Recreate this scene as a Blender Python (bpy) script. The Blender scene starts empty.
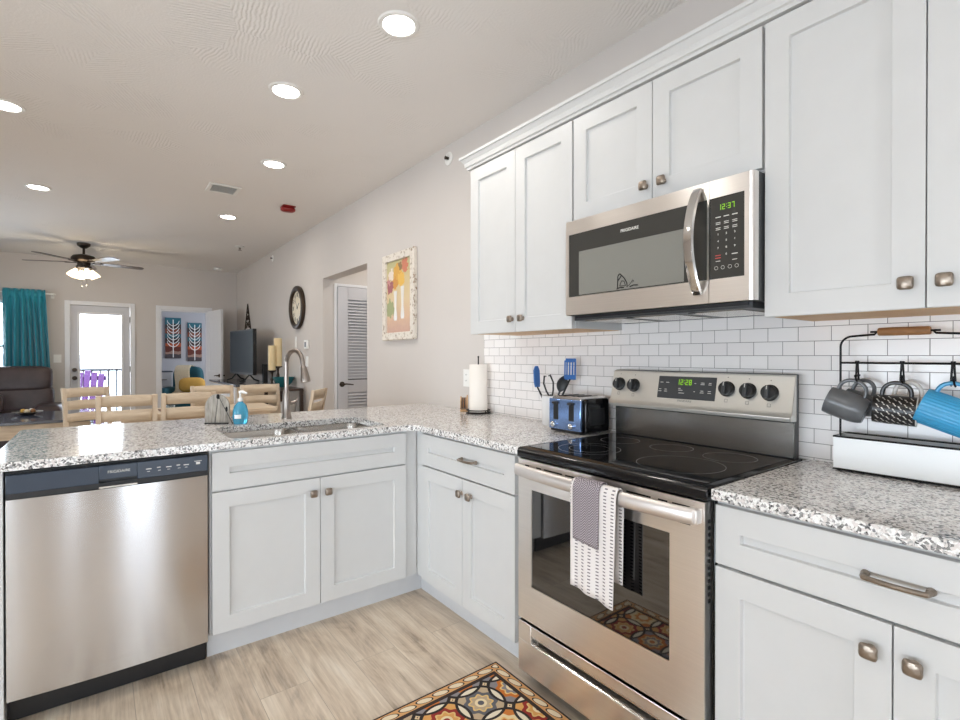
import bpy, bmesh, math, random
from mathutils import Vector, Matrix, noise
random.seed(7)
PI = math.pi
S = bpy.context.scene
COL = S.collection

# ------------------------------------------------------------------ camera
def make_camera():
    cd = bpy.data.cameras.new('camera'); co = bpy.data.objects.new('camera', cd); COL.objects.link(co)
    yaw, pit, roll = 0.6491, -0.005, -0.0001
    f = Vector((math.sin(yaw)*math.cos(pit), math.cos(yaw)*math.cos(pit), math.sin(pit)))
    r = Vector((math.cos(yaw), -math.sin(yaw), 0)); u = r.cross(f)
    r2 = r*math.cos(roll)+u*math.sin(roll); u2 = u*math.cos(roll)-r*math.sin(roll)
    m = Matrix((r2, u2, -f)).transposed().to_4x4()
    m.translation = Vector((-1.9476, 0.0283, 1.2688)); co.matrix_world = m
    cd.sensor_width = 36; cd.lens = 501.187/960*36; cd.shift_y = -1.437/960
    cd.clip_start = 0.02; cd.clip_end = 600
    S.camera = co
make_camera()

# ------------------------------------------------------------------ world, light, exposure
S.view_settings.view_transform = 'Standard'; S.view_settings.look = 'None'
S.view_settings.gamma = 1; S.view_settings.use_curve_mapping = False
S.view_settings.exposure = 0.60
W_DOWN = 3.4        # watts of one recessed downlight
W_FAN = 2.0
W_SKY = 9.0
w = bpy.data.worlds.new('world'); S.world = w; w.use_nodes = True
bg = w.node_tree.nodes['Background']; bg.inputs[0].default_value = (0.80, 0.90, 1.0, 1); bg.inputs[1].default_value = W_SKY
S.cycles.max_bounces = 10; S.cycles.diffuse_bounces = 6; S.cycles.glossy_bounces = 5
S.cycles.transparent_max_bounces = 12; S.cycles.transmission_bounces = 6
S.cycles.sample_clamp_indirect = 8; S.cycles.caustics_reflective = False; S.cycles.caustics_refractive = False

def portal(name, loc, rot, sx, sy):
    l = bpy.data.lights.new(name, 'AREA'); l.shape = 'RECTANGLE'; l.size = sx; l.size_y = sy
    l.cycles.is_portal = True
    o = bpy.data.objects.new(name, l); COL.objects.link(o); o.location = loc; o.rotation_euler = rot

# ------------------------------------------------------------------ materials
def s2l(v):
    v = v/255.0
    return v/12.92 if v <= .04045 else ((v+.055)/1.055)**2.4
def C(r, g, b): return (s2l(r), s2l(g), s2l(b), 1)

class NT:
    """thin wrapper round a material's node tree"""
    def __init__(s, name):
        s.m = bpy.data.materials.new(name); s.m.use_nodes = True
        s.t = s.m.node_tree; s.b = s.t.nodes['Principled BSDF']; s.L = s.t.links
        s._co = None
    def n(s, kind, **kw):
        nd = s.t.nodes.new(kind)
        for k, v in kw.items(): setattr(nd, k, v)
        return nd
    def put(s, sock, v):
        if v is None: return
        if hasattr(v, 'is_linked') or isinstance(v, bpy.types.NodeSocket): s.L.new(v, sock)
        else: sock.default_value = v
    def co(s):
        if s._co is None: s._co = s.n('ShaderNodeTexCoord')
        return s._co.outputs['Object']
    def math(s, op, a, b=None, c=None):
        nd = s.n('ShaderNodeMath', operation=op)
        s.put(nd.inputs[0], a); s.put(nd.inputs[1], b)
        if c is not None: s.put(nd.inputs[2], c)
        return nd.outputs[0]
    def sep(s, v):
        nd = s.n('ShaderNodeSeparateXYZ'); s.put(nd.inputs[0], v); return nd.outputs
    def comb(s, x=0., y=0., z=0.):
        nd = s.n('ShaderNodeCombineXYZ')
        for i, q in enumerate((x, y, z)): s.put(nd.inputs[i], q)
        return nd.outputs[0]
    def mapping(s, vec=None, scale=(1, 1, 1), loc=(0, 0, 0), rot=(0, 0, 0)):
        nd = s.n('ShaderNodeMapping'); s.L.new(vec if vec is not None else s.co(), nd.inputs[0])
        nd.inputs['Scale'].default_value = scale; nd.inputs['Location'].default_value = loc; nd.inputs['Rotation'].default_value = rot
        return nd.outputs[0]
    def noise(s, vec=None, scale=5., detail=3., rough=.5, dist=0.):
        nd = s.n('ShaderNodeTexNoise'); s.L.new(vec if vec is not None else s.co(), nd.inputs['Vector'])
        nd.inputs['Scale'].default_value = scale; nd.inputs['Detail'].default_value = detail
        nd.inputs['Roughness'].default_value = rough; nd.inputs['Distortion'].default_value = dist
        return nd.outputs['Fac']
    def vor(s, vec=None, scale=5., out='Color', feature='F1'):
        nd = s.n('ShaderNodeTexVoronoi', feature=feature); s.L.new(vec if vec is not None else s.co(), nd.inputs['Vector'])
        nd.inputs['Scale'].default_value = scale
        return nd.outputs[out]
    def ramp(s, fac, stops, interp='LINEAR'):
        nd = s.n('ShaderNodeValToRGB'); r = nd.color_ramp; r.interpolation = interp
        while len(r.elements) < len(stops): r.elements.new(.5)
        for e, (p, c) in zip(r.elements, stops): e.position = p; e.color = c if len(c) == 4 else (*c, 1)
        s.put(nd.inputs[0], fac); return nd.outputs[0]
    def mix(s, fac, a, b, mode='MIX'):
        nd = s.n('ShaderNodeMix', data_type='RGBA', blend_type=mode)
        s.put(nd.inputs[0], fac); s.put(nd.inputs[6], a); s.put(nd.inputs[7], b); return nd.outputs[2]
    def bump(s, h, strength=.3, dist=.01):
        nd = s.n('ShaderNodeBump'); nd.inputs['Strength'].default_value = strength; nd.inputs['Distance'].default_value = dist
        s.L.new(h, nd.inputs['Height']); s.L.new(nd.outputs[0], s.b.inputs['Normal']); return nd
    def set(s, col=None, rough=None, metal=None, **kw):
        if col is not None: s.put(s.b.inputs['Base Color'], col)
        if rough is not None: s.put(s.b.inputs['Roughness'], rough)
        if metal is not None: s.b.inputs['Metallic'].default_value = metal
        for k, v in kw.items(): s.put(s.b.inputs[k], v)
        return s.m

def plain(name, col, rough=.5, metal=0., var=0.05, scale=12., **kw):
    """a material with a faint procedural variation of its tone"""
    t = NT(name)
    f = t.noise(scale=scale, detail=4)
    a = tuple(max(0, c*(1-var)) for c in col[:3])+(1,); b = tuple(min(1, c*(1+var)) for c in col[:3])+(1,)
    return t.set(t.ramp(f, [(.3, a), (.7, b)]), rough, metal, **kw)

def glow(name, col, strength):
    t = NT(name); t.set((0, 0, 0, 1), .5)
    t.b.inputs['Emission Color'].default_value = col; t.b.inputs['Emission Strength'].default_value = strength
    return t.m

MAT = {}
def mats():
    M = MAT
    t = NT('painted wall'); h = t.noise(scale=160, detail=3)
    t.bump(h, .12, .002); M['wall'] = t.set(t.ramp(t.noise(scale=1.5), [(.3, C(205, 199, 194)), (.7, C(209, 203, 198))]), .85)
    t = NT('bedroom wall'); t.bump(t.noise(scale=160), .1, .002); M['wall_bed'] = t.set(C(178, 178, 184), .85)
    t = NT('textured ceiling')
    v = t.mapping(scale=(1, 1, 1)); n1 = t.noise(v, 5, 2, .5)
    ang = t.vor(v, 3.2, 'Color'); sp = t.sep(ang); co = t.sep(t.co())
    th = t.math('MULTIPLY', sp[0], 6.28)
    st = t.math('ADD', t.math('MULTIPLY', co[0], t.math('COSINE', th)), t.math('MULTIPLY', co[1], t.math('SINE', th)))
    wv = t.math('SINE', t.math('ADD', t.math('MULTIPLY', st, 340.), t.math('MULTIPLY', t.noise(v, 18, 2), 9.)))
    msk = t.ramp(t.noise(v, 3.0, 2), [(.46, (0, 0, 0)), (.6, (1, 1, 1))])
    hh = t.math('ADD', t.math('MULTIPLY', t.math('MULTIPLY', wv, .5), msk), t.math('MULTIPLY', t.noise(v, 90, 3), .6))
    t.bump(hh, .45, .004); M['ceiling'] = t.set(C(233, 229, 225), .9)
    # floor: planks that run along the y axis
    t = NT('plank floor'); co = t.sep(t.co())
    yy = t.comb(co[1], co[0], 0.)
    br = t.n('ShaderNodeTexBrick', offset=.37, offset_frequency=2, squash=1.0); t.L.new(yy, br.inputs['Vector'])
    br.inputs['Scale'].default_value = 1; br.inputs['Brick Width'].default_value = 1.22; br.inputs['Row Height'].default_value = .185
    br.inputs['Mortar Size'].default_value = .0012; br.inputs['Mortar Smooth'].default_value = .2; br.inputs['Bias'].default_value = 0
    br.inputs['Color1'].default_value = (0, 0, 0, 1); br.inputs['Color2'].default_value = (1, 1, 1, 1); br.inputs['Mortar'].default_value = (.5, .5, .5, 1)
    tone = t.sep(br.outputs['Color'])[0]
    off = t.math('MULTIPLY', tone, 37.0)
    gv = t.comb(t.math('MULTIPLY', co[0], 14.), t.math('ADD', t.math('MULTIPLY', co[1], 1.3), off), off)
    g1 = t.noise(gv, 1.6, 6, .65, .6)
    gv2 = t.comb(t.math('MULTIPLY', co[0], 60.), t.math('ADD', t.math('MULTIPLY', co[1], 2.2), off), off)
    g2 = t.noise(gv2, 2.2, 4, .6)
    pat = t.noise(t.comb(t.math('MULTIPLY', co[0], 5.), t.math('ADD', t.math('MULTIPLY', co[1], 1.6), off), off), 1.5, 4, .6, .8)
    g1 = t.math('ADD', t.math('MULTIPLY', g1, .45), t.math('MULTIPLY', pat, .55))
    base = t.ramp(g1, [(.36, C(140, 120, 99)), (.45, C(203, 181, 155)), (.54, C(226, 208, 184)), (.64, C(244, 231, 212))])
    base = t.mix(.3, base, t.ramp(g2, [(.3, C(118, 99, 82)), (.65, C(216, 203, 188))]))
    base = t.mix(t.math('MULTIPLY', tone, .2), base, C(222, 211, 196))
    base = t.mix(t.math('MULTIPLY', br.outputs['Fac'], .38), base, C(104, 90, 78))
    t.bump(t.math('SUBTRACT', t.math('MULTIPLY', g2, .3), br.outputs['Fac']), .25, .002)
    M['floor'] = t.set(base, t.ramp(g1, [(.2, (.42, .42, .42)), (.8, (.3, .3, .3))]))
    # subway tile on the x = 0 wall
    t = NT('subway tile'); co = t.sep(t.co()); Wt = .0994
    vv = t.comb(t.math('SUBTRACT', co[1], 1.1469+Wt/2-60*Wt), t.math('SUBTRACT', co[2], 1.2205-40*Wt/2), 0.)
    br = t.n('ShaderNodeTexBrick', offset=.5, offset_frequency=2); t.L.new(vv, br.inputs['Vector'])
    br.inputs['Scale'].default_value = 1; br.inputs['Brick Width'].default_value = Wt; br.inputs['Row Height'].default_value = Wt/2
    br.inputs['Mortar Size'].default_value = .0011; br.inputs['Mortar Smooth'].default_value = .25
    br.inputs['Color1'].default_value = C(238, 234, 232); br.inputs['Color2'].default_value = C(244, 241, 239); br.inputs['Mortar'].default_value = C(128, 122, 118)
    inv = t.math('SUBTRACT', 1., br.outputs['Fac'])
    t.bump(t.math('ADD', inv, t.math('MULTIPLY', t.noise(scale=14), .35)), .5, .0015)
    M['tile'] = t.set(br.outputs['Color'], t.math('ADD', .16, t.math('MULTIPLY', br.outputs['Fac'], .6)))
    # granite
    t = NT('speckled granite'); v = t.co()
    wv = t.n('ShaderNodeVectorMath', operation='ADD'); nn = t.n('ShaderNodeTexNoise'); t.L.new(v, nn.inputs['Vector']); nn.inputs['Scale'].default_value = 60
    sc = t.n('ShaderNodeVectorMath', operation='SCALE'); t.L.new(nn.outputs['Color'], sc.inputs[0]); sc.inputs['Scale'].default_value = .012
    t.L.new(v, wv.inputs[0]); t.L.new(sc.outputs[0], wv.inputs[1]); wv = wv.outputs[0]
    a = t.sep(t.vor(wv, 170, 'Color'))[0]
    b = t.sep(t.vor(wv, 300, 'Color'))[1]
    big = t.noise(v, 22, 4, .6)
    sel = t.math('ADD', a, t.math('MULTIPLY', t.math('SUBTRACT', big, .5), .6))
    col = t.ramp(sel, [(0, C(20, 20, 23)), (.17, C(84, 84, 88)), (.235, C(150, 149, 149)), (.31, C(214, 206, 203)), (.55, C(240, 239, 237)), (.9, C(248, 247, 246))], 'CONSTANT')
    col2 = t.ramp(b, [(0, C(36, 36, 39)), (.12, C(140, 138, 138)), (.2, C(214, 212, 209)), (.6, C(236, 235, 232))], 'CONSTANT')
    M['granite'] = t.set(t.mix(.3, col, col2), .12, **{'Specular IOR Level': .55})
    # cabinet paint, maple
    M['cab'] = plain('white cabinet paint', C(206, 206, 205), .38, var=.012)
    M['toe'] = plain('toe kick paint', C(205, 206, 208), .5, var=.02)
    t = NT('raw maple'); g = t.noise(t.mapping(scale=(40, 3, 40)), 3, 4)
    M['maple'] = t.set(t.ramp(g, [(.3, C(196, 156, 112)), (.7, C(220, 184, 140))]), .55)
    # metals
    def steel(name, tan, col, rough, an):
        t = NT(name)
        gr = t.noise(t.mapping(scale=(900, 3, 900) if tan == 'y' else (3, 900, 900)), 1.0, 2)
        c2 = tuple(min(1, q*1.02) for q in col[:3])+(1,); c1 = tuple(q*.97 for q in col[:3])+(1,)
        t.set(t.ramp(gr, [(.35, c1), (.65, c2)]), rough, 1.0, Anisotropic=an)
        t.put(t.b.inputs['Tangent'], t.comb(0., 0., 1.))
        return t.m
    M['steel_y'] = steel('brushed steel along the wall', 'y', C(244, 240, 236), .3, .8)
    M['steel_x'] = steel('brushed steel along the peninsula', 'x', C(208, 208, 210), .2, .85)
    M['steel_soft'] = plain('satin steel', C(200, 196, 190), .22, 1., var=.03)
    M['handle_steel'] = plain('pale satin handle', C(226, 220, 216), .38, .9, var=.02)
    M['panel_steel'] = plain('pale satin control panel', C(214, 212, 206), .42, .85, var=.02)
    M['guard_steel'] = plain('dark brushed back panel', C(128, 125, 121), .25, 1., var=.04)
    M['chrome'] = plain('polished steel', C(214, 212, 210), .1, 1., var=.02)
    M['nickel'] = plain('brushed nickel', C(150, 141, 134), .3, 1., var=.05)
    M['pewter'] = plain('antique pewter', C(150, 138, 126), .34, 1., var=.12, scale=60)
    M['black'] = plain('black plastic', C(24, 24, 26), .4, var=.1)
    M['black_gloss'] = plain('glossy black enamel', C(14, 14, 16), .12, var=.1)
    M['charcoal'] = plain('charcoal grey plastic', C(58, 60, 62), .4, var=.06)
    M['dw_panel'] = plain('dark blue grey control panel', C(52, 62, 76), .25, var=.05)
    M['iron'] = plain('black wire', C(30, 29, 30), .45, .6, var=.1)
    t = NT('oven glass'); t.set(C(16, 15, 15), .03, IOR=2.1); M['oven_glass'] = t.m
    t = NT('cooktop glass'); sp = t.vor(scale=420, out='Distance')
    M['cooktop'] = t.set(t.ramp(sp, [(.08, C(74, 74, 76)), (.2, C(17, 17, 19))]), .05, IOR=1.75)
    t = NT('microwave window'); g = t.n('ShaderNodeTexChecker'); t.L.new(t.mapping(scale=(400, 400, 400)), g.inputs['Vector']); g.inputs['Scale'].default_value = 1
    g.inputs['Color1'].default_value = C(150, 149, 141); g.inputs['Color2'].default_value = C(112, 111, 106)
    M['mw_window'] = t.set(g.outputs['Color'], .12, IOR=1.6)
    M['mw_glass'] = plain('smoked glass', C(62, 61, 58), .1, var=.03)
    M['mark'] = plain('pale print', C(214, 212, 206), .5, var=.02)
    M['mark_grey'] = plain('grey print', C(138, 136, 132), .5, var=.02)
    M['mark_red'] = plain('red print', C(196, 70, 64), .5, var=.02)
    M['led'] = glow('green digits', C(150, 220, 30), .7)
    M['ring'] = plain('burner print', C(150, 150, 150), .3, var=.02)
    # woods and cloth
    def wood(name, a, b, rough, sc):
        t = NT(name); g = t.noise(t.mapping(scale=sc), 2.0, 5, .6, .4)
        return t.set(t.ramp(g, [(.3, a), (.7, b)]), rough)
    M['whitewash'] = wood('whitewashed wood', C(206, 186, 160), C(232, 216, 194), .6, (2, 14, 14))
    M['whitewash_v'] = wood('whitewashed wood posts', C(206, 186, 162), C(232, 217, 196), .6, (14, 14, 2))
    M['dark_wood'] = wood('dark stained wood', C(46, 34, 30), C(72, 54, 46), .35, (20, 2, 20))
    M['handle_wood'] = wood('turned oak handle', C(122, 82, 48), C(176, 128, 82), .55, (20, 4, 20))
    M['tan_wood'] = wood('tan wood', C(176, 136, 92), C(214, 176, 130), .5, (20, 20, 4))
    M['dark_top'] = plain('dark polished top', C(78, 84, 98), .1, var=.08, IOR=1.8)  # bluish tone carries the window's reflection in the colour
    t = NT('brown leather'); t.bump(t.vor(scale=220, out='Distance'), .25, .002)
    M['leather'] = t.set(t.ramp(t.noise(scale=5), [(.3, C(50, 40, 42)), (.7, C(76, 62, 62))]), .38)
    t = NT('teal curtain cloth'); t.bump(t.noise(t.mapping(scale=(200, 200, 30)), 3), .15, .001)
    M['curtain'] = t.set(t.ramp(t.noise(t.mapping(scale=(40, 40, 2)), 2), [(.3, C(12, 124, 146)), (.7, C(30, 156, 176))]), .6, **{'Sheen Weight': .4})
    M['white_paint'] = plain('white trim paint', C(228, 228, 230), .4, var=.01)
    M['door_paint'] = plain('pale grey door paint', C(206, 206, 210), .45, var=.01)
    M['plastic_white'] = plain('white plastic', C(235, 234, 230), .4, var=.01)
    M['red'] = plain('dark red plastic', C(140, 26, 24), .3, var=.05)
    M['bronze'] = plain('aged bronze', C(72, 62, 54), .38, .8, var=.12)
    M['blade'] = wood('walnut fan blade', C(58, 46, 42), C(84, 68, 60), .3, (6, 6, 30))
    M['shade'] = glow('lit frosted glass', (1.0, .80, .50, 1), 2.2)
    M['lens'] = glow('lit downlight lens', (1.0, .975, .94, 1), 14.0)
    M['bulb_white'] = plain('white downlight trim', C(236, 234, 230), .4, var=.01)
    t = NT('window glass')
    tr = t.n('ShaderNodeBsdfTransparent'); gl = t.n('ShaderNodeBsdfGlossy'); gl.inputs['Roughness'].default_value = .02
    fr = t.n('ShaderNodeFresnel'); fr.inputs[0].default_value = 1.45; mx = t.n('ShaderNodeMixShader')
    t.L.new(fr.outputs[0], mx.inputs[0]); t.L.new(tr.outputs[0], mx.inputs[1]); t.L.new(gl.outputs[0], mx.inputs[2])
    t.L.new(mx.outputs[0], t.t.nodes['Material Output'].inputs['Surface']); M['pane'] = t.m
    t = NT('blue soap'); t.set(C(96, 196, 236), .08, IOR=1.4, **{'Transmission Weight': .6}); M['soap'] = t.m
    t = NT('clear plastic'); t.set(C(225, 240, 248), .08, IOR=1.35, **{'Transmission Weight': .85}); M['clear'] = t.m
    M['blue_sil'] = plain('blue silicone', C(46, 104, 176), .45, var=.04)
    M['tinted_chrome'] = plain('blue tinted toaster chrome', C(136, 168, 222), .14, .85, var=.03)  # chrome front; the bluish window reflection is put into its colour
    M['crock'] = None
    t = NT('embossed white ceramic'); t.bump(t.vor(scale=160, out='Distance'), .6, .003); M['crock'] = t.set(C(234, 233, 232), .3)
    t = NT('paper towel'); t.bump(t.vor(scale=130, out='Distance'), .3, .002); M['paper'] = t.set(C(238, 232, 224), .9)
    M['enamel'] = plain('white enamel', C(236, 238, 238), .22, var=.01)
    M['mug_grey'] = plain('grey glazed stoneware', C(98, 100, 102), .28, var=.12, scale=30)
    M['mug_white'] = plain('white glazed stoneware', C(222, 220, 216), .25, var=.02)
    M['mug_blue'] = plain('sky blue glaze', C(62, 158, 206), .3, var=.05)
    M['mug_black'] = plain('black glaze', C(24, 23, 24), .3, var=.1)
    t = NT('grey herringbone cloth'); co = t.sep(t.co())
    z = t.math('PINGPONG', co[1], .016)
    s_ = t.math('SINE', t.math('MULTIPLY', t.math('ADD', co[2], z), 780.))
    M['herring'] = t.set(t.ramp(s_, [(.3, C(112, 103, 108)), (.7, C(186, 177, 181))]), .95)
    t = NT('striped towel cloth'); co = t.sep(t.co())
    st = t.math('SINE', t.math('MULTIPLY', co[1], 2*PI/.0285)); da = t.math('SINE', t.math('MULTIPLY', co[2], 2*PI/.0105))
    m1 = t.ramp(st, [(.30, (0, 0, 0)), (.42, (1, 1, 1))]); m2 = t.ramp(da, [(.35, (0, 0, 0)), (.6, (1, 1, 1))])
    M['striped'] = t.set(t.mix(t.math('MULTIPLY', t.sep(m1)[0], t.sep(m2)[0]), C(226, 220, 217), C(104, 95, 102)), .95)
    t = NT('canvas bands'); co = t.sep(t.co())
    zz = t.math('ADD', t.math('MULTIPLY', co[2], 1.1), t.math('MULTIPLY', t.noise(scale=9), .12))
    M['canvas'] = t.set(t.ramp(zz, [(0, C(70, 62, 66)), (.16, C(150, 120, 108)), (.22, C(96, 42, 30)), (.34, C(168, 78, 44)), (.42, C(60, 34, 30)), (.54, C(44, 92, 104)), (.64, C(120, 62, 42)), (.76, C(52, 44, 46)), (.86, C(40, 100, 116))], 'CONSTANT'), .7)
    # painting of flowers: colour fields on its canvas, local x = across, z = up
    t = NT('painted canvas'); co = t.sep(t.co()); nz = t.noise(scale=26, detail=4)
    base = t.ramp(t.math('ADD', co[2], t.math('MULTIPLY', nz, .12)), [(.08, C(206, 168, 156)), (.2, C(224, 190, 160)), (.34, C(226, 206, 164)), (.5, C(218, 200, 148)), (.62, C(190, 190, 140))])
    def blob(cx, cz, r, col, base, k=.035):
        d = t.math('SQRT', t.math('ADD', t.math('POWER', t.math('ABSOLUTE', t.math('SUBTRACT', co[1], cx)), 2.), t.math('POWER', t.math('ABSOLUTE', t.math('SUBTRACT', co[2], cz)), 2.)))
        d = t.math('ADD', d, t.math('MULTIPLY', t.math('SUBTRACT', nz, .5), k*3))
        return t.mix(t.math('LESS_THAN', d, r), base, col)
    base = blob(.155, .2, .07, C(150, 168, 120), base)
    for q in ((.02, .47, .085, C(226, 168, 44)), (-.04, .43, .06, C(238, 190, 70)), (.07, .40, .05, C(214, 146, 40)), (-.10, .53, .06, C(206, 110, 84)),
              (.15, .38, .055, C(150, 62, 92)), (.17, .43, .03, C(196, 130, 140)), (.13, .48, .045, C(236, 226, 214)), (-.02, .54, .03, C(120, 96, 50))): base = blob(*q, base)
    base = t.mix(.25, base, C(190, 160, 130)); M['painting'] = t.set(base, .7)
    # wicker, rug
    t = NT('brown wicker'); ck = t.n('ShaderNodeTexChecker'); t.L.new(t.mapping(scale=(50, 50, 50)), ck.inputs['Vector']); ck.inputs['Scale'].default_value = 1
    ck.inputs['Color1'].default_value = C(128, 78, 44); ck.inputs['Color2'].default_value = C(62, 36, 24); M['wicker'] = t.set(ck.outputs[0], .7)
    t = NT('patterned mat'); co = t.sep(t.co()); sx = .148
    u = t.math('DIVIDE', t.math('ADD', co[0], .2-sx/2+10*sx), sx); v = t.math('DIVIDE', t.math('ADD', co[1], .16-sx/2+10*sx), sx)
    iu = t.math('FLOOR', u); iv = t.math('FLOOR', v)
    a = t.math('ABSOLUTE', t.math('SUBTRACT', t.math('FRACT', u), .5)); b = t.math('ABSOLUTE', t.math('SUBTRACT', t.math('FRACT', v), .5))
    hi = t.math('MAXIMUM', a, b); lo = t.math('MINIMUM', a, b)
    r0 = t.math('SQRT', t.math('ADD', t.math('MULTIPLY', a, a), t.math('MULTIPLY', b, b)))
    om = t.math('SUBTRACT', 1., hi)
    r1 = t.math('SQRT', t.math('ADD', t.math('MULTIPLY', om, om), t.math('MULTIPLY', lo, lo)))
    wn = t.n('ShaderNodeTexWhiteNoise', noise_dimensions='2D'); t.L.new(t.comb(iu, iv, 0.), wn.inputs['Vector'])
    pal = t.ramp(wn.outputs['Value'], [(0, C(212, 140, 78)), (.25, C(142, 136, 138)), (.45, C(222, 164, 92)), (.62, C(160, 48, 36)), (.74, C(196, 172, 140)), (.86, C(214, 128, 52))], 'CONSTANT')
    pal2 = t.ramp(wn.outputs['Value'], [(0, C(112, 110, 116)), (.25, C(206, 116, 40)), (.45, C(150, 40, 30)), (.62, C(226, 178, 96)), (.74, C(100, 98, 104)), (.86, C(236, 214, 168))], 'CONSTANT')
    an = t.math('ARCTAN2', t.math('SUBTRACT', t.math('FRACT', v), .5), t.math('SUBTRACT', t.math('FRACT', u), .5))
    wob = t.math('MULTIPLY', t.math('COSINE', t.math('MULTIPLY', an, 8.)), .035)
    rr = t.math('ADD', r0, wob)
    tile = t.mix(t.math('LESS_THAN', rr, .40), pal, pal2)
    tile = t.mix(t.math('LESS_THAN', rr, .29), tile, C(232, 196, 128))
    tile = t.mix(t.math('LESS_THAN', rr, .24), tile, pal)
    tile = t.mix(t.math('LESS_THAN', r0, .15), tile, C(238, 220, 180))
    tile = t.mix(t.math('LESS_THAN', r0, .08), tile, pal2)
    tile = t.mix(t.math('GREATER_THAN', r0, .6), tile, C(44, 32, 28))
    tile = t.mix(t.math('MULTIPLY', t.math('GREATER_THAN', r0, .655), t.math('LESS_THAN', r0, .69)), tile, C(226, 200, 160))
    lens = t.math('MULTIPLY', t.math('LESS_THAN', r1, .6), t.math('LESS_THAN', r0, .6))
    tile = t.mix(lens, tile, C(236, 224, 200))
    tile = t.mix(t.math('LESS_THAN', t.math('ABSOLUTE', t.math('SUBTRACT', r1, .6)), .035), tile, C(34, 24, 20))
    tile = t.mix(t.math('LESS_THAN', t.math('ABSOLUTE', t.math('SUBTRACT', r0, .6)), .03), tile, C(34, 24, 20))
    HX, HY = .44, .31
    ed = t.math('MINIMUM', t.math('SUBTRACT', HX, t.math('ABSOLUTE', t.math('ADD', co[0], HX))), t.math('SUBTRACT', HY, t.math('ABSOLUTE', t.math('ADD', co[1], HY))))
    # border: cream ovals on orange between dark lines
    ou = t.math('SUBTRACT', t.math('FRACT', t.math('DIVIDE', t.math('ADD', co[0], co[1]), .07)), .5)
    ov = t.math('DIVIDE', t.math('SUBTRACT', ed, .027), .05)
    od = t.math('ADD', t.math('MULTIPLY', ou, ou), t.math('MULTIPLY', t.math('MULTIPLY', ov, ov), 2.2))
    bor = t.mix(t.math('LESS_THAN', od, .19), C(214, 160, 104), C(40, 28, 24)); bor = t.mix(t.math('LESS_THAN', od, .13), bor, C(232, 214, 184))
    out = t.mix(t.math('LESS_THAN', ed, .062), tile, C(48, 32, 26)); out = t.mix(t.math('LESS_THAN', ed, .046), out, bor); out = t.mix(t.math('LESS_THAN', ed, .008), out, C(38, 28, 26))
    M['rug'] = t.set(out, .8)
    M['sky_teal'] = plain('teal glaze', C(30, 110, 118), .25, var=.05)
    M['teal_cloth'] = plain('deep teal upholstery', C(14, 72, 84), .8, var=.1)
    M['cream'] = plain('cream knit', C(226, 210, 178), .9, var=.08, scale=60)
    M['yellow'] = plain('mustard cloth', C(206, 160, 78), .9, var=.06)
    M['candle'] = plain('ivory wax', C(236, 214, 168), .5, var=.03)
    M['screen'] = plain('dark screen glass', C(10, 30, 38), .3, var=.1, **{'Specular IOR Level': .08})
    M['purple'] = plain('purple painted wood', C(70, 20, 92), .45, var=.06)
    M['deck'] = plain('pale concrete deck', C(190, 190, 192), .8)
    M['hill'] = plain('distant hills', C(150, 160, 170), .9, var=.2, scale=.05)
    M['clock_face'] = plain('ivory clock face', C(228, 218, 196), .5, var=.06)
    M['shelfbox'] = plain('white basket', C(224, 222, 218), .7, var=.04)
mats()

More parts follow.
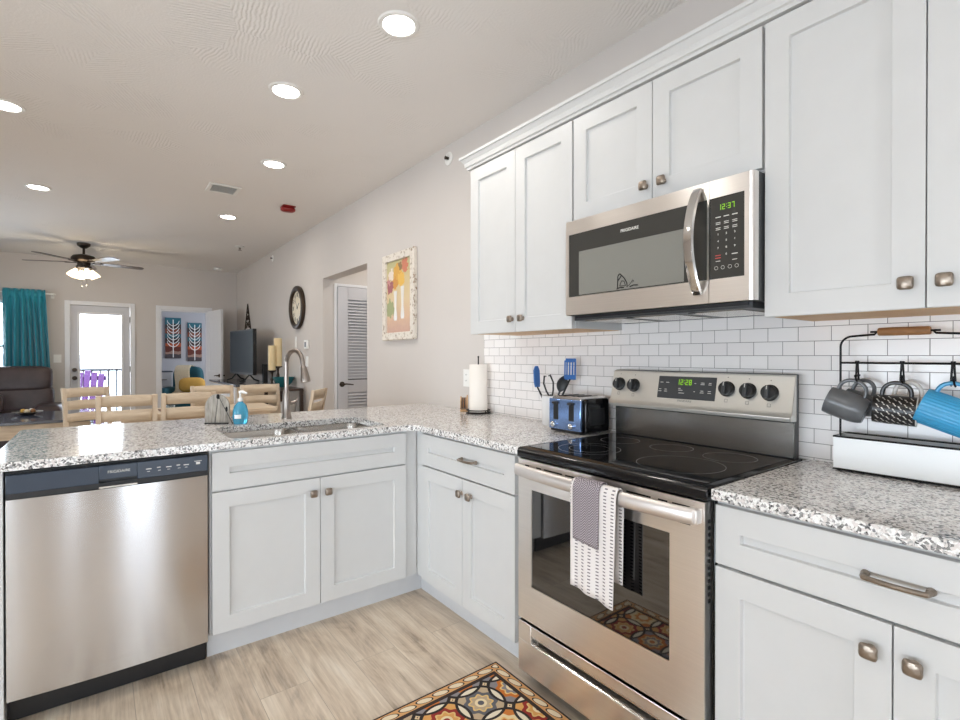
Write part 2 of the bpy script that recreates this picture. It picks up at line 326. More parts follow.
# ------------------------------------------------------------------ builders
class MB:
    """collects shapes into one mesh; o is subtracted from every point (world coordinates -> local)"""
    def __init__(s, o=(0, 0, 0)):
        s.bm = bmesh.new(); s.o = Vector(o); s.mi = 0
    def _f(s, vs):
        try: f = s.bm.faces.new(vs); f.material_index = s.mi; return f
        except ValueError: return None
    def v(s, *p): return s.bm.verts.new(Vector(p if len(p) == 3 else p[0])-s.o)
    def box(s, x0, x1, y0, y1, z0, z1):
        v = [s.v(x, y, z) for z in (z0, z1) for y in (y0, y1) for x in (x0, x1)]
        for q in ((0, 2, 3, 1), (4, 5, 7, 6), (0, 1, 5, 4), (2, 6, 7, 3), (0, 4, 6, 2), (1, 3, 7, 5)): s._f([v[i] for i in q])
        return s
    def obox(s, c, ax, ay, az, hx, hy, hz):
        """oriented box: centre, three unit axes, half sizes"""
        c = Vector(c); ax, ay, az = Vector(ax), Vector(ay), Vector(az)
        v = [s.v(c+ax*hx*i+ay*hy*j+az*hz*k) for k in (-1, 1) for j in (-1, 1) for i in (-1, 1)]
        for q in ((0, 2, 3, 1), (4, 5, 7, 6), (0, 1, 5, 4), (2, 6, 7, 3), (0, 4, 6, 2), (1, 3, 7, 5)): s._f([v[i] for i in q])
        return s
    def beam(s, p0, p1, wx, wy, up=(0, 0, 1)):
        """square bar from p0 to p1"""
        p0, p1 = Vector(p0), Vector(p1); d = (p1-p0); L = d.length; d.normalize()
        up = Vector(up)
        if abs(d.dot(up)) > .97: up = Vector((0, 1, 0))
        a = d.cross(up).normalized(); b = a.cross(d)
        return s.obox((p0+p1)/2, a, b, d, wx/2, wy/2, L/2)
    def prism(s, pts, axis, a0, a1):
        def P(q, a):
            return {'x': (a, q[0], q[1]), 'y': (q[0], a, q[1]), 'z': (q[0], q[1], a)}[axis]
        A = [s.v(*P(q, a0)) for q in pts]; B = [s.v(*P(q, a1)) for q in pts]; n = len(pts)
        s._f(A[::-1]); s._f(B)
        for i in range(n): s._f([A[i], A[(i+1) % n], B[(i+1) % n], B[i]])
        return s
    def ring(s, c, a, b, r, n): return [s.v(Vector(c)+(Vector(a)*math.cos(t)+Vector(b)*math.sin(t))*r) for t in (2*PI*i/n for i in range(n))]
    def tube(s, pts, r, n=8, closed=False, caps=True, flat=1.0, up=None):
        pts = [Vector(p) for p in pts]; N = len(pts); rs = r if isinstance(r, (list, tuple)) else [r]*N
        rings = []; prev = None
        for i, p in enumerate(pts):
            if closed: d = pts[(i+1) % N]-pts[i-1]
            else: d = pts[min(i+1, N-1)]-pts[max(i-1, 0)]
            d.normalize()
            if prev is None:
                ref = Vector(up) if up else (Vector((0, 0, 1)) if abs(d.z) < .9 else Vector((1, 0, 0)))
                a = d.cross(ref).normalized()
            else:
                a = (prev-d*prev.dot(d)).normalized()
            prev = a; b = d.cross(a)
            rings.append([s.v(p+a*math.cos(t)*rs[i]+b*math.sin(t)*rs[i]*flat) for t in (2*PI*k/n for k in range(n))])
        M = N if closed else N-1
        for i in range(M):
            A, B = rings[i], rings[(i+1) % N]
            for k in range(n): s._f([A[k], A[(k+1) % n], B[(k+1) % n], B[k]])
        if caps and not closed: s._f(rings[0][::-1]); s._f(rings[-1])
        return s
    def cyl(s, p0, p1, r0, r1=None, n=20): return s.tube([p0, p1], [r0, r0 if r1 is None else r1], n)
    def lathe(s, prof, c=(0, 0, 0), n=28, axis=(0, 0, 1), ref=(1, 0, 0)):
        """profile [(radius, height)] turned about axis through c"""
        c = Vector(c); w = Vector(axis).normalized(); a = Vector(ref); a = (a-w*a.dot(w)).normalized(); b = w.cross(a)
        rings = []
        for r, h in prof:
            if r < 1e-6: rings.append([s.v(c+w*h)])
            else: rings.append([s.v(c+w*h+(a*math.cos(t)+b*math.sin(t))*r) for t in (2*PI*k/n for k in range(n))])
        for A, B in zip(rings, rings[1:]):
            for k in range(n):
                k2 = (k+1) % n
                if len(A) == 1 and len(B) == 1: continue
                if len(A) == 1: s._f([A[0], B[k2], B[k]])
                elif len(B) == 1: s._f([A[k], A[k2], B[0]])
                else: s._f([A[k], A[k2], B[k2], B[k]])
        if len(rings[0]) > 1: s._f(rings[0][::-1])
        if len(rings[-1]) > 1: s._f(rings[-1])
        return s
    def grid(s, f, nu, nv):
        """surface f(u, v) for u, v in 0..1"""
        V = [[s.v(*f(i/nu, j/nv)) for j in range(nv+1)] for i in range(nu+1)]
        for i in range(nu):
            for j in range(nv): s._f([V[i][j], V[i+1][j], V[i+1][j+1], V[i][j+1]])
        return s
    def blob(s, c, rx, ry, rz, n=16, m=10, p=1.0):
        """ellipsoid; p < 1 makes it boxier"""
        def e(t): return math.copysign(abs(t)**p, t)
        V = []
        for j in range(m+1):
            ph = -PI/2+PI*j/m
            V.append([s.v(c[0]+rx*e(math.cos(ph))*e(math.cos(t)), c[1]+ry*e(math.cos(ph))*e(math.sin(t)), c[2]+rz*e(math.sin(ph))) for t in (2*PI*k/n for k in range(n))])
        for j in range(m):
            for k in range(n): s._f([V[j][k], V[j][(k+1) % n], V[j+1][(k+1) % n], V[j+1][k]])
        return s
    def shaker(s, P, a0, a1, b0, b1, wd=.066, th=.02, rec=.012):
        """recessed-panel door; P(a, b, d) places a point at depth d behind the face"""
        def rect(x0, x1, y0, y1, d): return [s.v(*P(x, y, d)) for x, y in ((x0, y0), (x1, y0), (x1, y1), (x0, y1))]
        O = rect(a0, a1, b0, b1, 0); I = rect(a0+wd, a1-wd, b0+wd, b1-wd, 0)
        R = rect(a0+wd+.002, a1-wd-.002, b0+wd+.002, b1-wd-.002, rec); B = rect(a0, a1, b0, b1, th)
        for i in range(4):
            j = (i+1) % 4
            s._f([O[i], O[j], I[j], I[i]]); s._f([I[i], I[j], R[j], R[i]]); s._f([B[i], B[j], O[j], O[i]])
        s._f(R); s._f(B[::-1]); return s
    def slab(s, outer, holes, z0, z1):
        """flat slab with holes"""
        es = []; loops = []
        for L in [outer]+holes:
            V = [s.v(x, y, z1) for x, y in L]; loops.append(V)
            es += [s.bm.edges.new((V[i], V[(i+1) % len(V)])) for i in range(len(V))]
        r = bmesh.ops.triangle_fill(s.bm, edges=es, use_beauty=True, use_dissolve=False)
        top = [g for g in r['geom'] if isinstance(g, bmesh.types.BMFace)]
        low = {}
        for V in loops:
            for q in V: low[q] = s.bm.verts.new((q.co.x, q.co.y, z0-s.o.z))
        for f in top: s._f([low[q] for q in reversed(f.verts)])
        for V in loops:
            n = len(V)
            for i in range(n): s._f([V[i], V[(i+1) % n], low[V[(i+1) % n]], low[V[i]]])
        return s
    def build(s, name, mat, parent=None, bevel=0., seg=2, smooth=38, loc=None, solid=0., sub=0, weld=False):
        if weld: bmesh.ops.remove_doubles(s.bm, verts=s.bm.verts, dist=1e-5)
        bmesh.ops.recalc_face_normals(s.bm, faces=s.bm.faces)
        me = bpy.data.meshes.new(name); s.bm.to_mesh(me); s.bm.free()
        for m in (mat if isinstance(mat, (list, tuple)) else [mat]): me.materials.append(MAT[m])
        if smooth:
            for p in me.polygons: p.use_smooth = True
            me.set_sharp_from_angle(angle=math.radians(smooth))
        o = bpy.data.objects.new(name, me); COL.objects.link(o)
        if parent: o.parent = parent
        if loc: o.location = loc
        if solid:
            md = o.modifiers.new('solid', 'SOLIDIFY'); md.thickness = solid; md.offset = 0
        if sub:
            md = o.modifiers.new('sub', 'SUBSURF'); md.levels = sub; md.render_levels = sub
        if bevel:
            md = o.modifiers.new('bevel', 'BEVEL'); md.width = bevel; md.segments = seg; md.limit_method = 'ANGLE'; md.angle_limit = math.radians(40)
        return o

def tag(o, label, cat, group=None, kind=None):
    o['label'] = label; o['category'] = cat
    if group: o['group'] = group
    if kind: o['kind'] = kind
    return o
def thing(name, label, cat, loc=(0, 0, 0), rz=0, group=None):
    o = bpy.data.objects.new(name, None); COL.objects.link(o)
    o.location = loc; o.rotation_euler = (0, 0, rz); o.empty_display_size = .05
    return tag(o, label, cat, group)
def copy_tree(o, parent=None):
    c = o.copy(); COL.objects.link(c)
    if parent: c.parent = parent
    for ch in [q for q in bpy.data.objects if q.parent == o]: copy_tree(ch, c)
    return c
def clone(o, label, loc, rz=None):
    c = copy_tree(o); c.location = loc; c['label'] = label
    if rz is not None: c.rotation_euler = (0, 0, rz)
    return c
def struct(mb, name, mat, label, cat, **k):
    return tag(mb.build(name, mat, **k), label, cat, kind='structure')
def part_label(o, label): o['label'] = label; return o

def text(name, s, size, pos, facing, mat, parent, o=(0, 0, 0), align='CENTER', lean=0., weight=0.):
    """lettering lying on a face: facing '-x' (read from the room) or '-y'"""
    cu = bpy.data.curves.new(name, 'FONT'); cu.body = s; cu.size = size; cu.align_x = align; cu.align_y = 'CENTER'
    cu.extrude = .0002; cu.offset = weight; cu.materials.append(MAT[mat])
    tmp = bpy.data.objects.new('tmp', cu); me = bpy.data.meshes.new_from_object(tmp); bpy.data.objects.remove(tmp); bpy.data.curves.remove(cu)
    me.name = name; ob = bpy.data.objects.new(name, me); COL.objects.link(ob); ob.parent = parent
    if facing == '-x':
        X, Y = Vector((0, -1, 0)), Vector((math.sin(lean), 0, math.cos(lean)))
    else: X, Y = Vector((1, 0, 0)), Vector((0, 0, 1))
    m = Matrix((X, Y, X.cross(Y))).transposed().to_4x4(); m.translation = Vector(pos)-Vector(o)
    ob.matrix_local = m
    return ob

SEG = {'0': 'abcdef', '1': 'bc', '2': 'abged', '3': 'abgcd', '7': 'abc', '8': 'abcdefg'}
def digits(mb, s, P, h):
    """seven-segment figures; P(a, b) places a point on the face, a to the right, b up, centred"""
    w_ = h*.5; t = h*.13; adv = w_+h*.22
    tot = sum(adv if c != ':' else h*.3 for c in s)-h*.22; a = -tot/2
    def quad(x0, x1, y0, y1):
        q = [P(x, y) for x, y in ((x0, y0), (x1, y0), (x1, y1), (x0, y1))]
        mb._f([mb.v(*c) for c in q])
    for c in s:
        if c == ':':
            for yy in (.28, -.22): quad(a, a+t, (yy)*h, (yy)*h+t)
            a += h*.3; continue
        for g in SEG[c]:
            r = {'a': (0, w_, h/2-t, h/2), 'd': (0, w_, -h/2, -h/2+t), 'g': (0, w_, -t/2, t/2), 'b': (w_-t, w_, .02*h, h/2),
                 'c': (w_-t, w_, -h/2, -.02*h), 'f': (0, t, .02*h, h/2), 'e': (0, t, -h/2, -.02*h)}[g]
            quad(a+r[0], a+r[1], r[2], r[3])
        a += adv

def arc(c, r, a0, a1, n):
    return [(c[0]+r*math.cos(a0+(a1-a0)*i/n), c[1]+r*math.sin(a0+(a1-a0)*i/n)) for i in range(n+1)]

# ------------------------------------------------------------------ the setting
CEIL = 2.746; YF = 9.752; XL = -5.4; YN = -2.6
BY = 12.6       # bedroom back wall
struct(MB().box(XL-.1, 1.8, YN-.1, YF+.14, -.12, 0), 'floor', 'floor', 'light brown wood plank floor', 'floor')
struct(MB().box(-1.32, 1.7, YF+.14, BY+.1, -.12, 0), 'floor_bedroom', 'floor', 'wood plank floor beyond the bedroom doorway', 'floor')
struct(MB().box(XL-.1, .14, YN-.1, YF+.14, CEIL, CEIL+.12), 'ceiling', 'ceiling', 'textured off white ceiling', 'ceiling')
m = MB()
m.box(0, .14, YN-.1, 4.30, 0, CEIL); m.box(0, .14, 4.30, 5.43, 2.117, CEIL); m.box(0, .14, 5.43, YF+.14, 0, CEIL)
struct(m, 'wall_right', 'wall', 'long greige wall behind the kitchen with a doorway', 'wall')
m = MB(); m.box(.14, 1.6, 5.43, 5.55, 0, 2.6); m.box(.14, 1.6, 4.18, 4.30, 0, 2.6); m.box(1.5, 1.6, 4.3, 5.43, 0, 2.6); m.box(.14, 1.6, 4.18, 5.55, 2.6, 2.7)
struct(m, 'wall_hallway', 'wall', 'walls of the short hallway beyond the doorway', 'wall')
m = MB(); y0, y1 = YF, YF+.14
m.box(XL, -4.75, y0, y1, 0, CEIL); m.box(-4.75, -2.8, y0, y1, 0, .75); m.box(-4.75, -2.8, y0, y1, 2.07, CEIL)
m.box(-2.8, -2.30, y0, y1, 0, CEIL); m.box(-2.30, -1.558, y0, y1, 2.043, CEIL); m.box(-1.558, -1.153, y0, y1, 0, CEIL)
m.box(-1.153, -.459, y0, y1, 2.036, CEIL); m.box(-.459, 0, y0, y1, 0, CEIL)
struct(m, 'wall_far', 'wall', 'far greige wall of the living room', 'wall')
m = MB(); x0, x1 = XL-.14, XL
m.box(x0, x1, YN, -2.3, 0, CEIL); m.box(x0, x1, -2.3, 2.3, 0, .3); m.box(x0, x1, -2.3, 2.3, 1.4, CEIL); m.box(x0, x1, 2.3, 6.9, 0, CEIL)
m.box(x0, x1, 6.9, 7.9, 0, .7); m.box(x0, x1, 6.9, 7.9, 2.3, CEIL); m.box(x0, x1, 7.9, YF, 0, CEIL)
struct(m, 'wall_left', 'wall', 'greige wall opposite the kitchen, with added windows', 'wall')
m = MB(); m.box(XL, -5.25, YN-.14, YN, 0, CEIL); m.box(-5.25, -3.6, YN-.14, YN, 0, .3); m.box(-5.25, -3.6, YN-.14, YN, 2.3, CEIL); m.box(-3.6, -2.62, YN-.14, YN, 0, CEIL); m.box(-2.44, -1.7, YN-.14, YN, 0, CEIL); m.box(-1.05, 0, YN-.14, YN, 0, CEIL)
for a, b in ((-2.62, -2.44), (-1.7, -1.05)): m.box(a, b, YN-.14, YN, 0, .06); m.box(a, b, YN-.14, YN, 2.2, CEIL)
struct(m, 'wall_near', 'wall', 'greige wall behind the camera', 'wall')
m = MB(); m.box(-1.22, 1.6, BY, BY+.1, 0, CEIL); m.box(-1.32, -1.22, YF+.14, BY+.1, 0, CEIL); m.box(1.6, 1.7, YF+.14, BY+.1, 0, CEIL); m.box(-1.32, 1.7, YF+.14, BY+.1, CEIL, CEIL+.1); m.box(.14, 1.6, YF+.04, YF+.14, 0, CEIL)
struct(m, 'wall_bedroom', 'wall_bed', 'blue grey bedroom walls seen through the doorway', 'wall')
struct(MB().box(-2.24, 0, 2.98, 3.04, 0, .884), 'wall_peninsula', 'wall', 'low wall closing the back of the peninsula', 'wall')
struct(MB().box(-.009, -.0005, -.06, 2.54, .915, 1.47), 'wall_backsplash', 'tile', 'white subway tile backsplash with grey grout', 'backsplash')
# baseboards
struct(MB().box(-.014, -.0005, 3.05, 4.30, 0, .09).box(-.014, -.0005, 5.43, YF, 0, .09), 'baseboard_right', 'white_paint', 'white baseboard along the right wall', 'baseboard', bevel=.003)
m = MB()
for a, b in ((XL, -2.37), (-1.5, -1.215), (-.39, -.02)): m.box(a, b, YF-.014, YF-.0005, 0, .09)
struct(m, 'baseboard_far', 'white_paint', 'white baseboard along the far wall', 'baseboard', bevel=.003)
# door casings
def casing(name, a0, a1, zt, y, label, wdt=.062, th=.018):
    m = MB(); m.box(a0-wdt, a0, y-th, y, 0, zt+wdt); m.box(a1, a1+wdt, y-th, y, 0, zt+wdt); m.box(a0, a1, y-th, y, zt, zt+wdt)
    struct(m, name, 'white_paint', label, 'trim', bevel=.004)
casing('trim_1', -2.302, -1.558, 2.043, YF-.0005, 'white casing round the glazed balcony door')
casing('trim_2', -1.153, -.459, 2.036, YF-.0005, 'white casing round the bedroom doorway')
casing('trim_3', .15, .96, 2.045, 5.4295, 'white casing round the louvered closet door', .03)
m = MB(); m.box(-1.153, -1.135, YF, YF+.14, 0, 2.036); m.box(-.477, -.459, YF, YF+.14, 0, 2.036); m.box(-1.135, -.477, YF, YF+.14, 2.018, 2.036)
struct(m, 'trim_4', 'white_paint', 'white jamb lining of the bedroom doorway', 'trim')
# glazed balcony door
m = MB(); ya, yb_ = YF+.02, YF+.065; gx0, gx1, gz0, gz1 = -2.185, -1.675, .22, 1.91
m.box(-2.298, gx0, ya, yb_, .01, 2.04); m.box(gx1, -1.562, ya, yb_, .01, 2.04); m.box(gx0, gx1, ya, yb_, .01, gz0); m.box(gx0, gx1, ya, yb_, gz1, 2.04)
d1 = struct(m, 'door_1', 'door_paint', 'pale grey balcony door with one tall glass pane', 'door')
m = MB(); t_ = .03
for a, b, c, d in ((gx0-t_, gx0, gz0-t_, gz1+t_), (gx1, gx1+t_, gz0-t_, gz1+t_), (gx0, gx1, gz0-t_, gz0), (gx0, gx1, gz1, gz1+t_)): m.box(a, b, ya-.012, ya, c, d)
m.build('glazing_bead', 'white_paint', d1, bevel=.003)
MB().box(gx0, gx1, ya+.018, ya+.024, gz0, gz1).build('glass_pane', 'pane', d1)
MB().lathe([(.0, -.03), (.028, -.03), (.031, -.018), (.031, 0)], (-2.25, ya-.001, 1.06), 16, (0, 1, 0)).build('deadbolt', 'bronze', d1)
MB().lathe([(.0, -.065), (.02, -.062), (.029, -.05), (.024, -.034), (.012, -.028), (.012, -.012), (.032, -.01), (.032, 0)], (-2.25, ya-.001, .935), 16, (0, 1, 0)).build('door_knob', 'bronze', d1)
m = MB()
for z in (.25, 1.02, 1.8): m.box(-1.566, -1.556, YF+.006, YF+.02, z, z+.09)
m.build('hinge', 'bronze', d1)
# bedroom door, swung open into the living room (hinged at the right jamb)
d2 = bpy.data.objects.new('door_2', None); COL.objects.link(d2); d2.location = (-.462, YF-.03, 0); d2.rotation_euler = (0, 0, math.radians(-82))
tag(d2, 'white panel bedroom door standing open into the living room', 'door', kind='structure')
m = MB(); W2 = .69
def panel_door(m, w_, z0, z1, panels, th=.036):
    P = lambda a, b, d: (a, -th/2+d, b)
    m.box(0, w_, -th/2+.006, th/2-.006, z0, z1)
    for sgn in (-1, 1):
        y_0, y_1 = (-th/2, -th/2+.0065) if sgn < 0 else (th/2-.0065, th/2)
        m.box(0, .1, y_0, y_1, z0, z1); m.box(w_-.1, w_, y_0, y_1, z0, z1)
        zs = [z0]+[q for p in panels for q in p]+[z1]
        for i in range(0, len(zs), 2): m.box(.1, w_-.1, y_0, y_1, zs[i], zs[i+1])
panel_door(m, W2, .012, 2.03, [(.2, .86), (1.02, 1.92)])
m.build('door_leaf', 'white_paint', d2, bevel=.003)
def lever(parent, x, y, z, sgn, face=-1):
    m = MB(); m.lathe([(.03, 0), (.03, .008), (.012, .012), (.011, .045), (0, .046)], (x, y, z), 14, (0, face, 0))
    m.tube([(x, y+face*.04, z), (x+sgn*.03, y+face*.046, z+.004), (x+sgn*.075, y+face*.046, z), (x+sgn*.115, y+face*.044, z-.006)], [.009, .0085, .0075, .006], 10)
    return m.build('door_handle', 'bronze', parent)
lever(d2, W2-.07, -.018, .95, -1, -1); lever(d2, W2-.07, .018, .95, -1, 1)
# louvered closet door in the hallway
d3 = bpy.data.objects.new('door_3', None); COL.objects.link(d3); d3.location = (.153, 5.425, 0)
tag(d3, 'off white louvered closet door in the hallway', 'door', kind='structure')
m = MB(); w3 = .804
for a, b, c, d in ((0, .115, .012, 2.04), (w3-.115, w3, .012, 2.04), (.115, w3-.115, .012, .22), (.115, w3-.115, .86, 1.0), (.115, w3-.115, 1.9, 2.04)): m.box(a, b, -.03, .0, c, d)
m.build('door_frame', 'door_paint', d3, bevel=.003)
m = MB()
for z0, z1 in ((.235, .86), (1.015, 1.9)):
    k = int((z1-z0)/.0335)
    for i in range(k):
        z = z0+(i+.5)*(z1-z0)/k; m.obox((w3/2, -.014, z), (1, 0, 0), (0, math.cos(.75), -math.sin(.75)), (0, math.sin(.75), math.cos(.75)), w3/2-.115, .0032, .0235)
m.build('louver_slats', 'door_paint', d3)
MB().box(.115, w3-.115, -.004, -.001, .2, 1.92).build('louver_gap_shade', 'charcoal', d3)  # dark sheet colours in the shade between the slats
lever(d3, .045, -.03, .955, 1, -1)
# windows: one in the far wall, the rest unseen guesses added for brightness
def window(name, P, a0, a1, z0, z1, label, mull):
    root = bpy.data.objects.new(name, None); COL.objects.link(root); root.location = P(a0, 0, z0); tag(root, label, 'window', kind='structure'); o = root.location.copy()
    m = MB(o)
    def bx(p, q, r, t, d0, d1):
        A = P(p, d0, r); B = P(q, d1, t); m.box(min(A[0], B[0]), max(A[0], B[0]), min(A[1], B[1]), max(A[1], B[1]), r, t)
    f = .05
    bx(a0, a0+f, z0, z1, .03, .09); bx(a1-f, a1, z0, z1, .03, .09); bx(a0+f, a1-f, z0, z0+f, .03, .09); bx(a0+f, a1-f, z1-f, z1, .03, .09)
    for i in range(1, mull):
        q = a0+(a1-a0)*i/mull; bx(q-.04, q+.04, z0+f, z1-f, .03, .09)
    bx(a0+f, a1-f, (z0+z1)/2-.02, (z0+z1)/2+.02, .04, .08)
    m.build('window_frame', 'white_paint', root, bevel=.003)
    m = MB(o); bx(a0-.03, a1+.03, z0-.03, z0, -.035, .03); m.build('window_sill', 'white_paint', root, bevel=.004)
    m = MB(o); bx(a0+f, a1-f, z0+f, z1-f, .057, .063); m.build('glass_pane', 'pane', root)
    return root
window('window_1', lambda a, d, z: (a, YF+d, z), -4.75, -2.8, .75, 2.07, 'bright window behind the teal curtain', 2)
window('added_window_2', lambda a, d, z: (XL-d, a, z), 6.9, 7.9, .7, 2.3, 'added side window of the living room, out of view', 2)
window('added_window_5', lambda a, d, z: (XL-d, a, z), -2.3, 2.3, .3, 1.4, 'added wide side window giving the kitchen fill light', 4)
window('added_window_6', lambda a, d, z: (a, YN-d, z), -5.25, -3.6, .3, 2.3, 'added broad window behind the camera, away from the cabinets', 2)
window('window_3', lambda a, d, z: (a, YN-d, z), -1.7, -1.05, .06, 2.2, 'tall glazing behind the camera', 3)
window('window_4', lambda a, d, z: (a, YN-d, z), -2.62, -2.44, .06, 2.2, 'narrow sidelight behind the camera', 1)
portal('daylight_far', ((-4.75-2.8)/2, YF+.12, 1.41), (-PI/2, 0, 0), 1.95, 1.32)
portal('daylight_door', (-1.93, YF+.12, 1.06), (-PI/2, 0, 0), .51, 1.7)
portal('daylight_living', (XL-.12, 7.4, 1.5), (0, -PI/2, 0), 1.6, 1.0)  # portals from here on serve the unseen guessed windows
portal('daylight_back', (-4.425, YN-.12, 1.3), (PI/2, 0, 0), 1.65, 2.0)
portal('daylight_side', (XL-.12, 0, .85), (0, -PI/2, 0), 1.1, 4.6)
portal('daylight_kitchen', (-1.375, YN-.12, 1.13), (PI/2, 0, 0), .65, 2.14)
# balcony and what lies beyond
struct(MB().box(-5.4, -1.32, YF+.14, YF+1.75, -.2, -.04), 'floor_balcony', 'deck', 'pale concrete balcony floor outside', 'balcony')
m = MB()
yr = YF+1.6
rail = thing('balcony_railing', 'dark metal balcony railing with upright bars outside the glass door', 'railing', (-2.0, yr, -.04))
MB((-2.0, yr, -.04)).box(-5.3, -1.33, yr-.02, yr+.02, 1.0, 1.04).build('top_rail', 'black', rail)
MB((-2.0, yr, -.04)).box(-5.3, -1.33, yr-.015, yr+.015, .06, .09).build('bottom_rail', 'black', rail)
for i in range(34):
    x = -5.3+i*.12
    MB((-2.0, yr, -.04)).box(x-.013, x+.013, yr-.013, yr+.013, -.0395 if i % 12 == 0 else .09, 1.0).build('baluster', 'black', rail)
m = MB(); random.seed(3)
pts = [(-260+i*13, 5+random.random()*4.5) for i in range(41)]
for (xa, za), (xb, zb) in zip(pts, pts[1:]): m._f([m.v(xa, 300, -30), m.v(xb, 300, -30), m.v(xb, 302, zb-6.5), m.v(xa, 302, za-6.5)]); m._f([m.v(xa, 302, za-6.5), m.v(xb, 302, zb-6.5), m.v(xb, 330, -30), m.v(xa, 330, -30)])
tag(m.build('distant_hills', 'hill'), 'hazy low skyline far beyond the balcony', 'hills', kind='structure')

# ------------------------------------------------------------------ kitchen: base cabinets
def Pw(xf): return lambda a, b, d: (xf+d, a, b)          # faces the room from the right wall (a = y)
def Pp(yf): return lambda a, b, d: (a, yf+d, b)          # faces the kitchen from the peninsula (a = x)
def square_knob(P, a, b, o, parent, name='knob', flip=1):
    """pillow-shaped square knob on a short stem"""
    m = MB(o)
    c0 = Vector(P(a, b, 0)); n = (Vector(P(a, b, -1))-c0).normalized(); ea = (Vector(P(a+1, b, 0))-c0).normalized(); eb = Vector((0, 0, 1))
    m.lathe([(.010, 0), (.007, .004), (.006, .016), (.009, .019)], c0, 12, n, eb)
    rings = []
    for h, d in ((.0125, .018), (.0165, .0195), (.0165, .0235), (.0135, .0275), (.006, .0295)):
        r = []
        for t in (2*PI*k/24 for k in range(24)):
            cx, sx = math.cos(t), math.sin(t); q = (abs(cx)**5+abs(sx)**5)**(-1/5.)
            r.append(m.v(c0+n*d+ea*cx*q*h+eb*sx*q*h))
        rings.append(r)
    for A, B in zip(rings, rings[1:]):
        for k in range(24): m._f([A[k], A[(k+1) % 24], B[(k+1) % 24], B[k]])
    m._f(rings[0][::-1]); m._f(rings[-1])
    return m.build(name, 'pewter', parent)
def bar_pull(P, a0, a1, b, o, parent):
    m = MB(o); c0 = Vector(P(a0, b, 0)); n = (Vector(P(a0, b, -1))-c0).normalized(); L = a1-a0; sg = 1
    pts = [Vector(P(a0, b, 0))]
    for t, h in ((0.0, .02), (.02, .026), (.1, .028), (.3, .031), (.5, .032), (.7, .031), (.9, .028), (.98, .026), (1., .02), (1., 0)): pts.append(Vector(P(a0+L*t, b, -h)))
    m.tube(pts, .0058, 8)
    for a in (a0, a1): m.lathe([(.009, 0), (.008, .008), (.006, .012)], P(a, b, 0), 12, n, (0, 0, 1))
    return m.build('bar_pull', 'pewter', parent)
ZT, ZD, ZB = .8706, .7097, .121

# peninsula sink cabinet
o = (-1.135, 2.343, 0); sc = thing('base_cabinet', 'white two-door sink cabinet with a false drawer front, in the peninsula', 'cabinet', o, group=None)
m = MB(o); m.box(-1.592, -.612, 2.343, 2.362, .1145, .8835); m.box(-1.592, -1.574, 2.362, 2.978, .1145, .8835); m.box(-.63, -.612, 2.362, 2.978, .1145, .8835); m.box(-1.574, -.63, 2.362, 2.978, .1145, .13)
m.build('body', 'cab', sc, bevel=.0015)
MB(o).box(-1.592, -.5515, 2.402, 2.418, 0, .1145).build('toe_kick', 'toe', sc)
P = Pp(2.323)
MB(o).shaker(P, -1.583, -.686, ZD+.004, ZT).build('drawer_front', 'cab', sc, bevel=.0012)
for a0, a1, ka in ((-1.583, -1.1365, -1.171), (-1.1335, -.686, -1.102)):
    d = MB(o).shaker(P, a0, a1, ZB, ZD-.004).build('door', 'cab', sc, bevel=.0012); square_knob(P, ka, .640, o, d)
# cabinet left of the range
def wall_base(label, ya, yb, o, pull, shift=0.):
    c = thing('base_cabinet', label, 'cabinet', o); xf = -.63; P = Pw(xf); mid = (ya+yb)/2
    m = MB(o); m.box(-.61, -.02, yb-.004, ya+.004, .1145, .8835); m.build('body', 'cab', c, bevel=.0015)
    MB(o).box(-.551, -.535, yb-.004, ya+.004, 0, .1145).build('toe_kick', 'toe', c)
    d = MB(o).shaker(P, yb, ya, ZD+.004, ZT).build('drawer', 'cab', c, bevel=.0012); bar_pull(P, pull-.054, pull+.054, .799, o, d)
    for a0, a1, k in ((mid+.0015, ya, mid+.0365), (yb, mid-.0015, mid-.0365)):
        d = MB(o).shaker(P, a0, a1, ZB, ZD-.004).build('door', 'cab', c, bevel=.0012); square_knob(P, k-shift, .641, o, d)
    return c
cl = wall_base('white base cabinet with one drawer and two doors, between inside corner and range', 2.265, 1.535, (-.61, 1.9, 0), 1.846, .033)
m = MB((-.61, 1.9, 0)); m.box(-.6105, -.592, 2.27, 2.3425, .1145, .8835); m.build('filler_strip', 'cab', cl, bevel=.001); MB((-.61, 1.9, 0)).box(-.61, -.59, 1.494, 1.531, .1145, .8835).build('filler_strip', 'cab', cl, bevel=.001)
MB((-.61, 1.9, 0)).box(-.551, -.535, 1.495, 1.531, 0, .1145).build('toe_kick', 'toe', cl); MB((-.61, 1.9, 0)).box(-.551, -.535, 2.269, 2.4015, 0, .1145).build('toe_kick', 'toe', cl)
wall_base('white base cabinet with wide drawer and two doors, under the mug rack', .718, -.04, (-.61, .336, 0), .332)
# dishwasher end panel
o = (-2.225, 2.32, 0)
ep = MB(o).box(-2.237, -2.2065, 2.326, 2.979, 0, .8835).build('end_panel', 'cab', loc=o, bevel=.002); tag(ep, 'white panel closing the open end of the peninsula beside the dishwasher', 'panel')

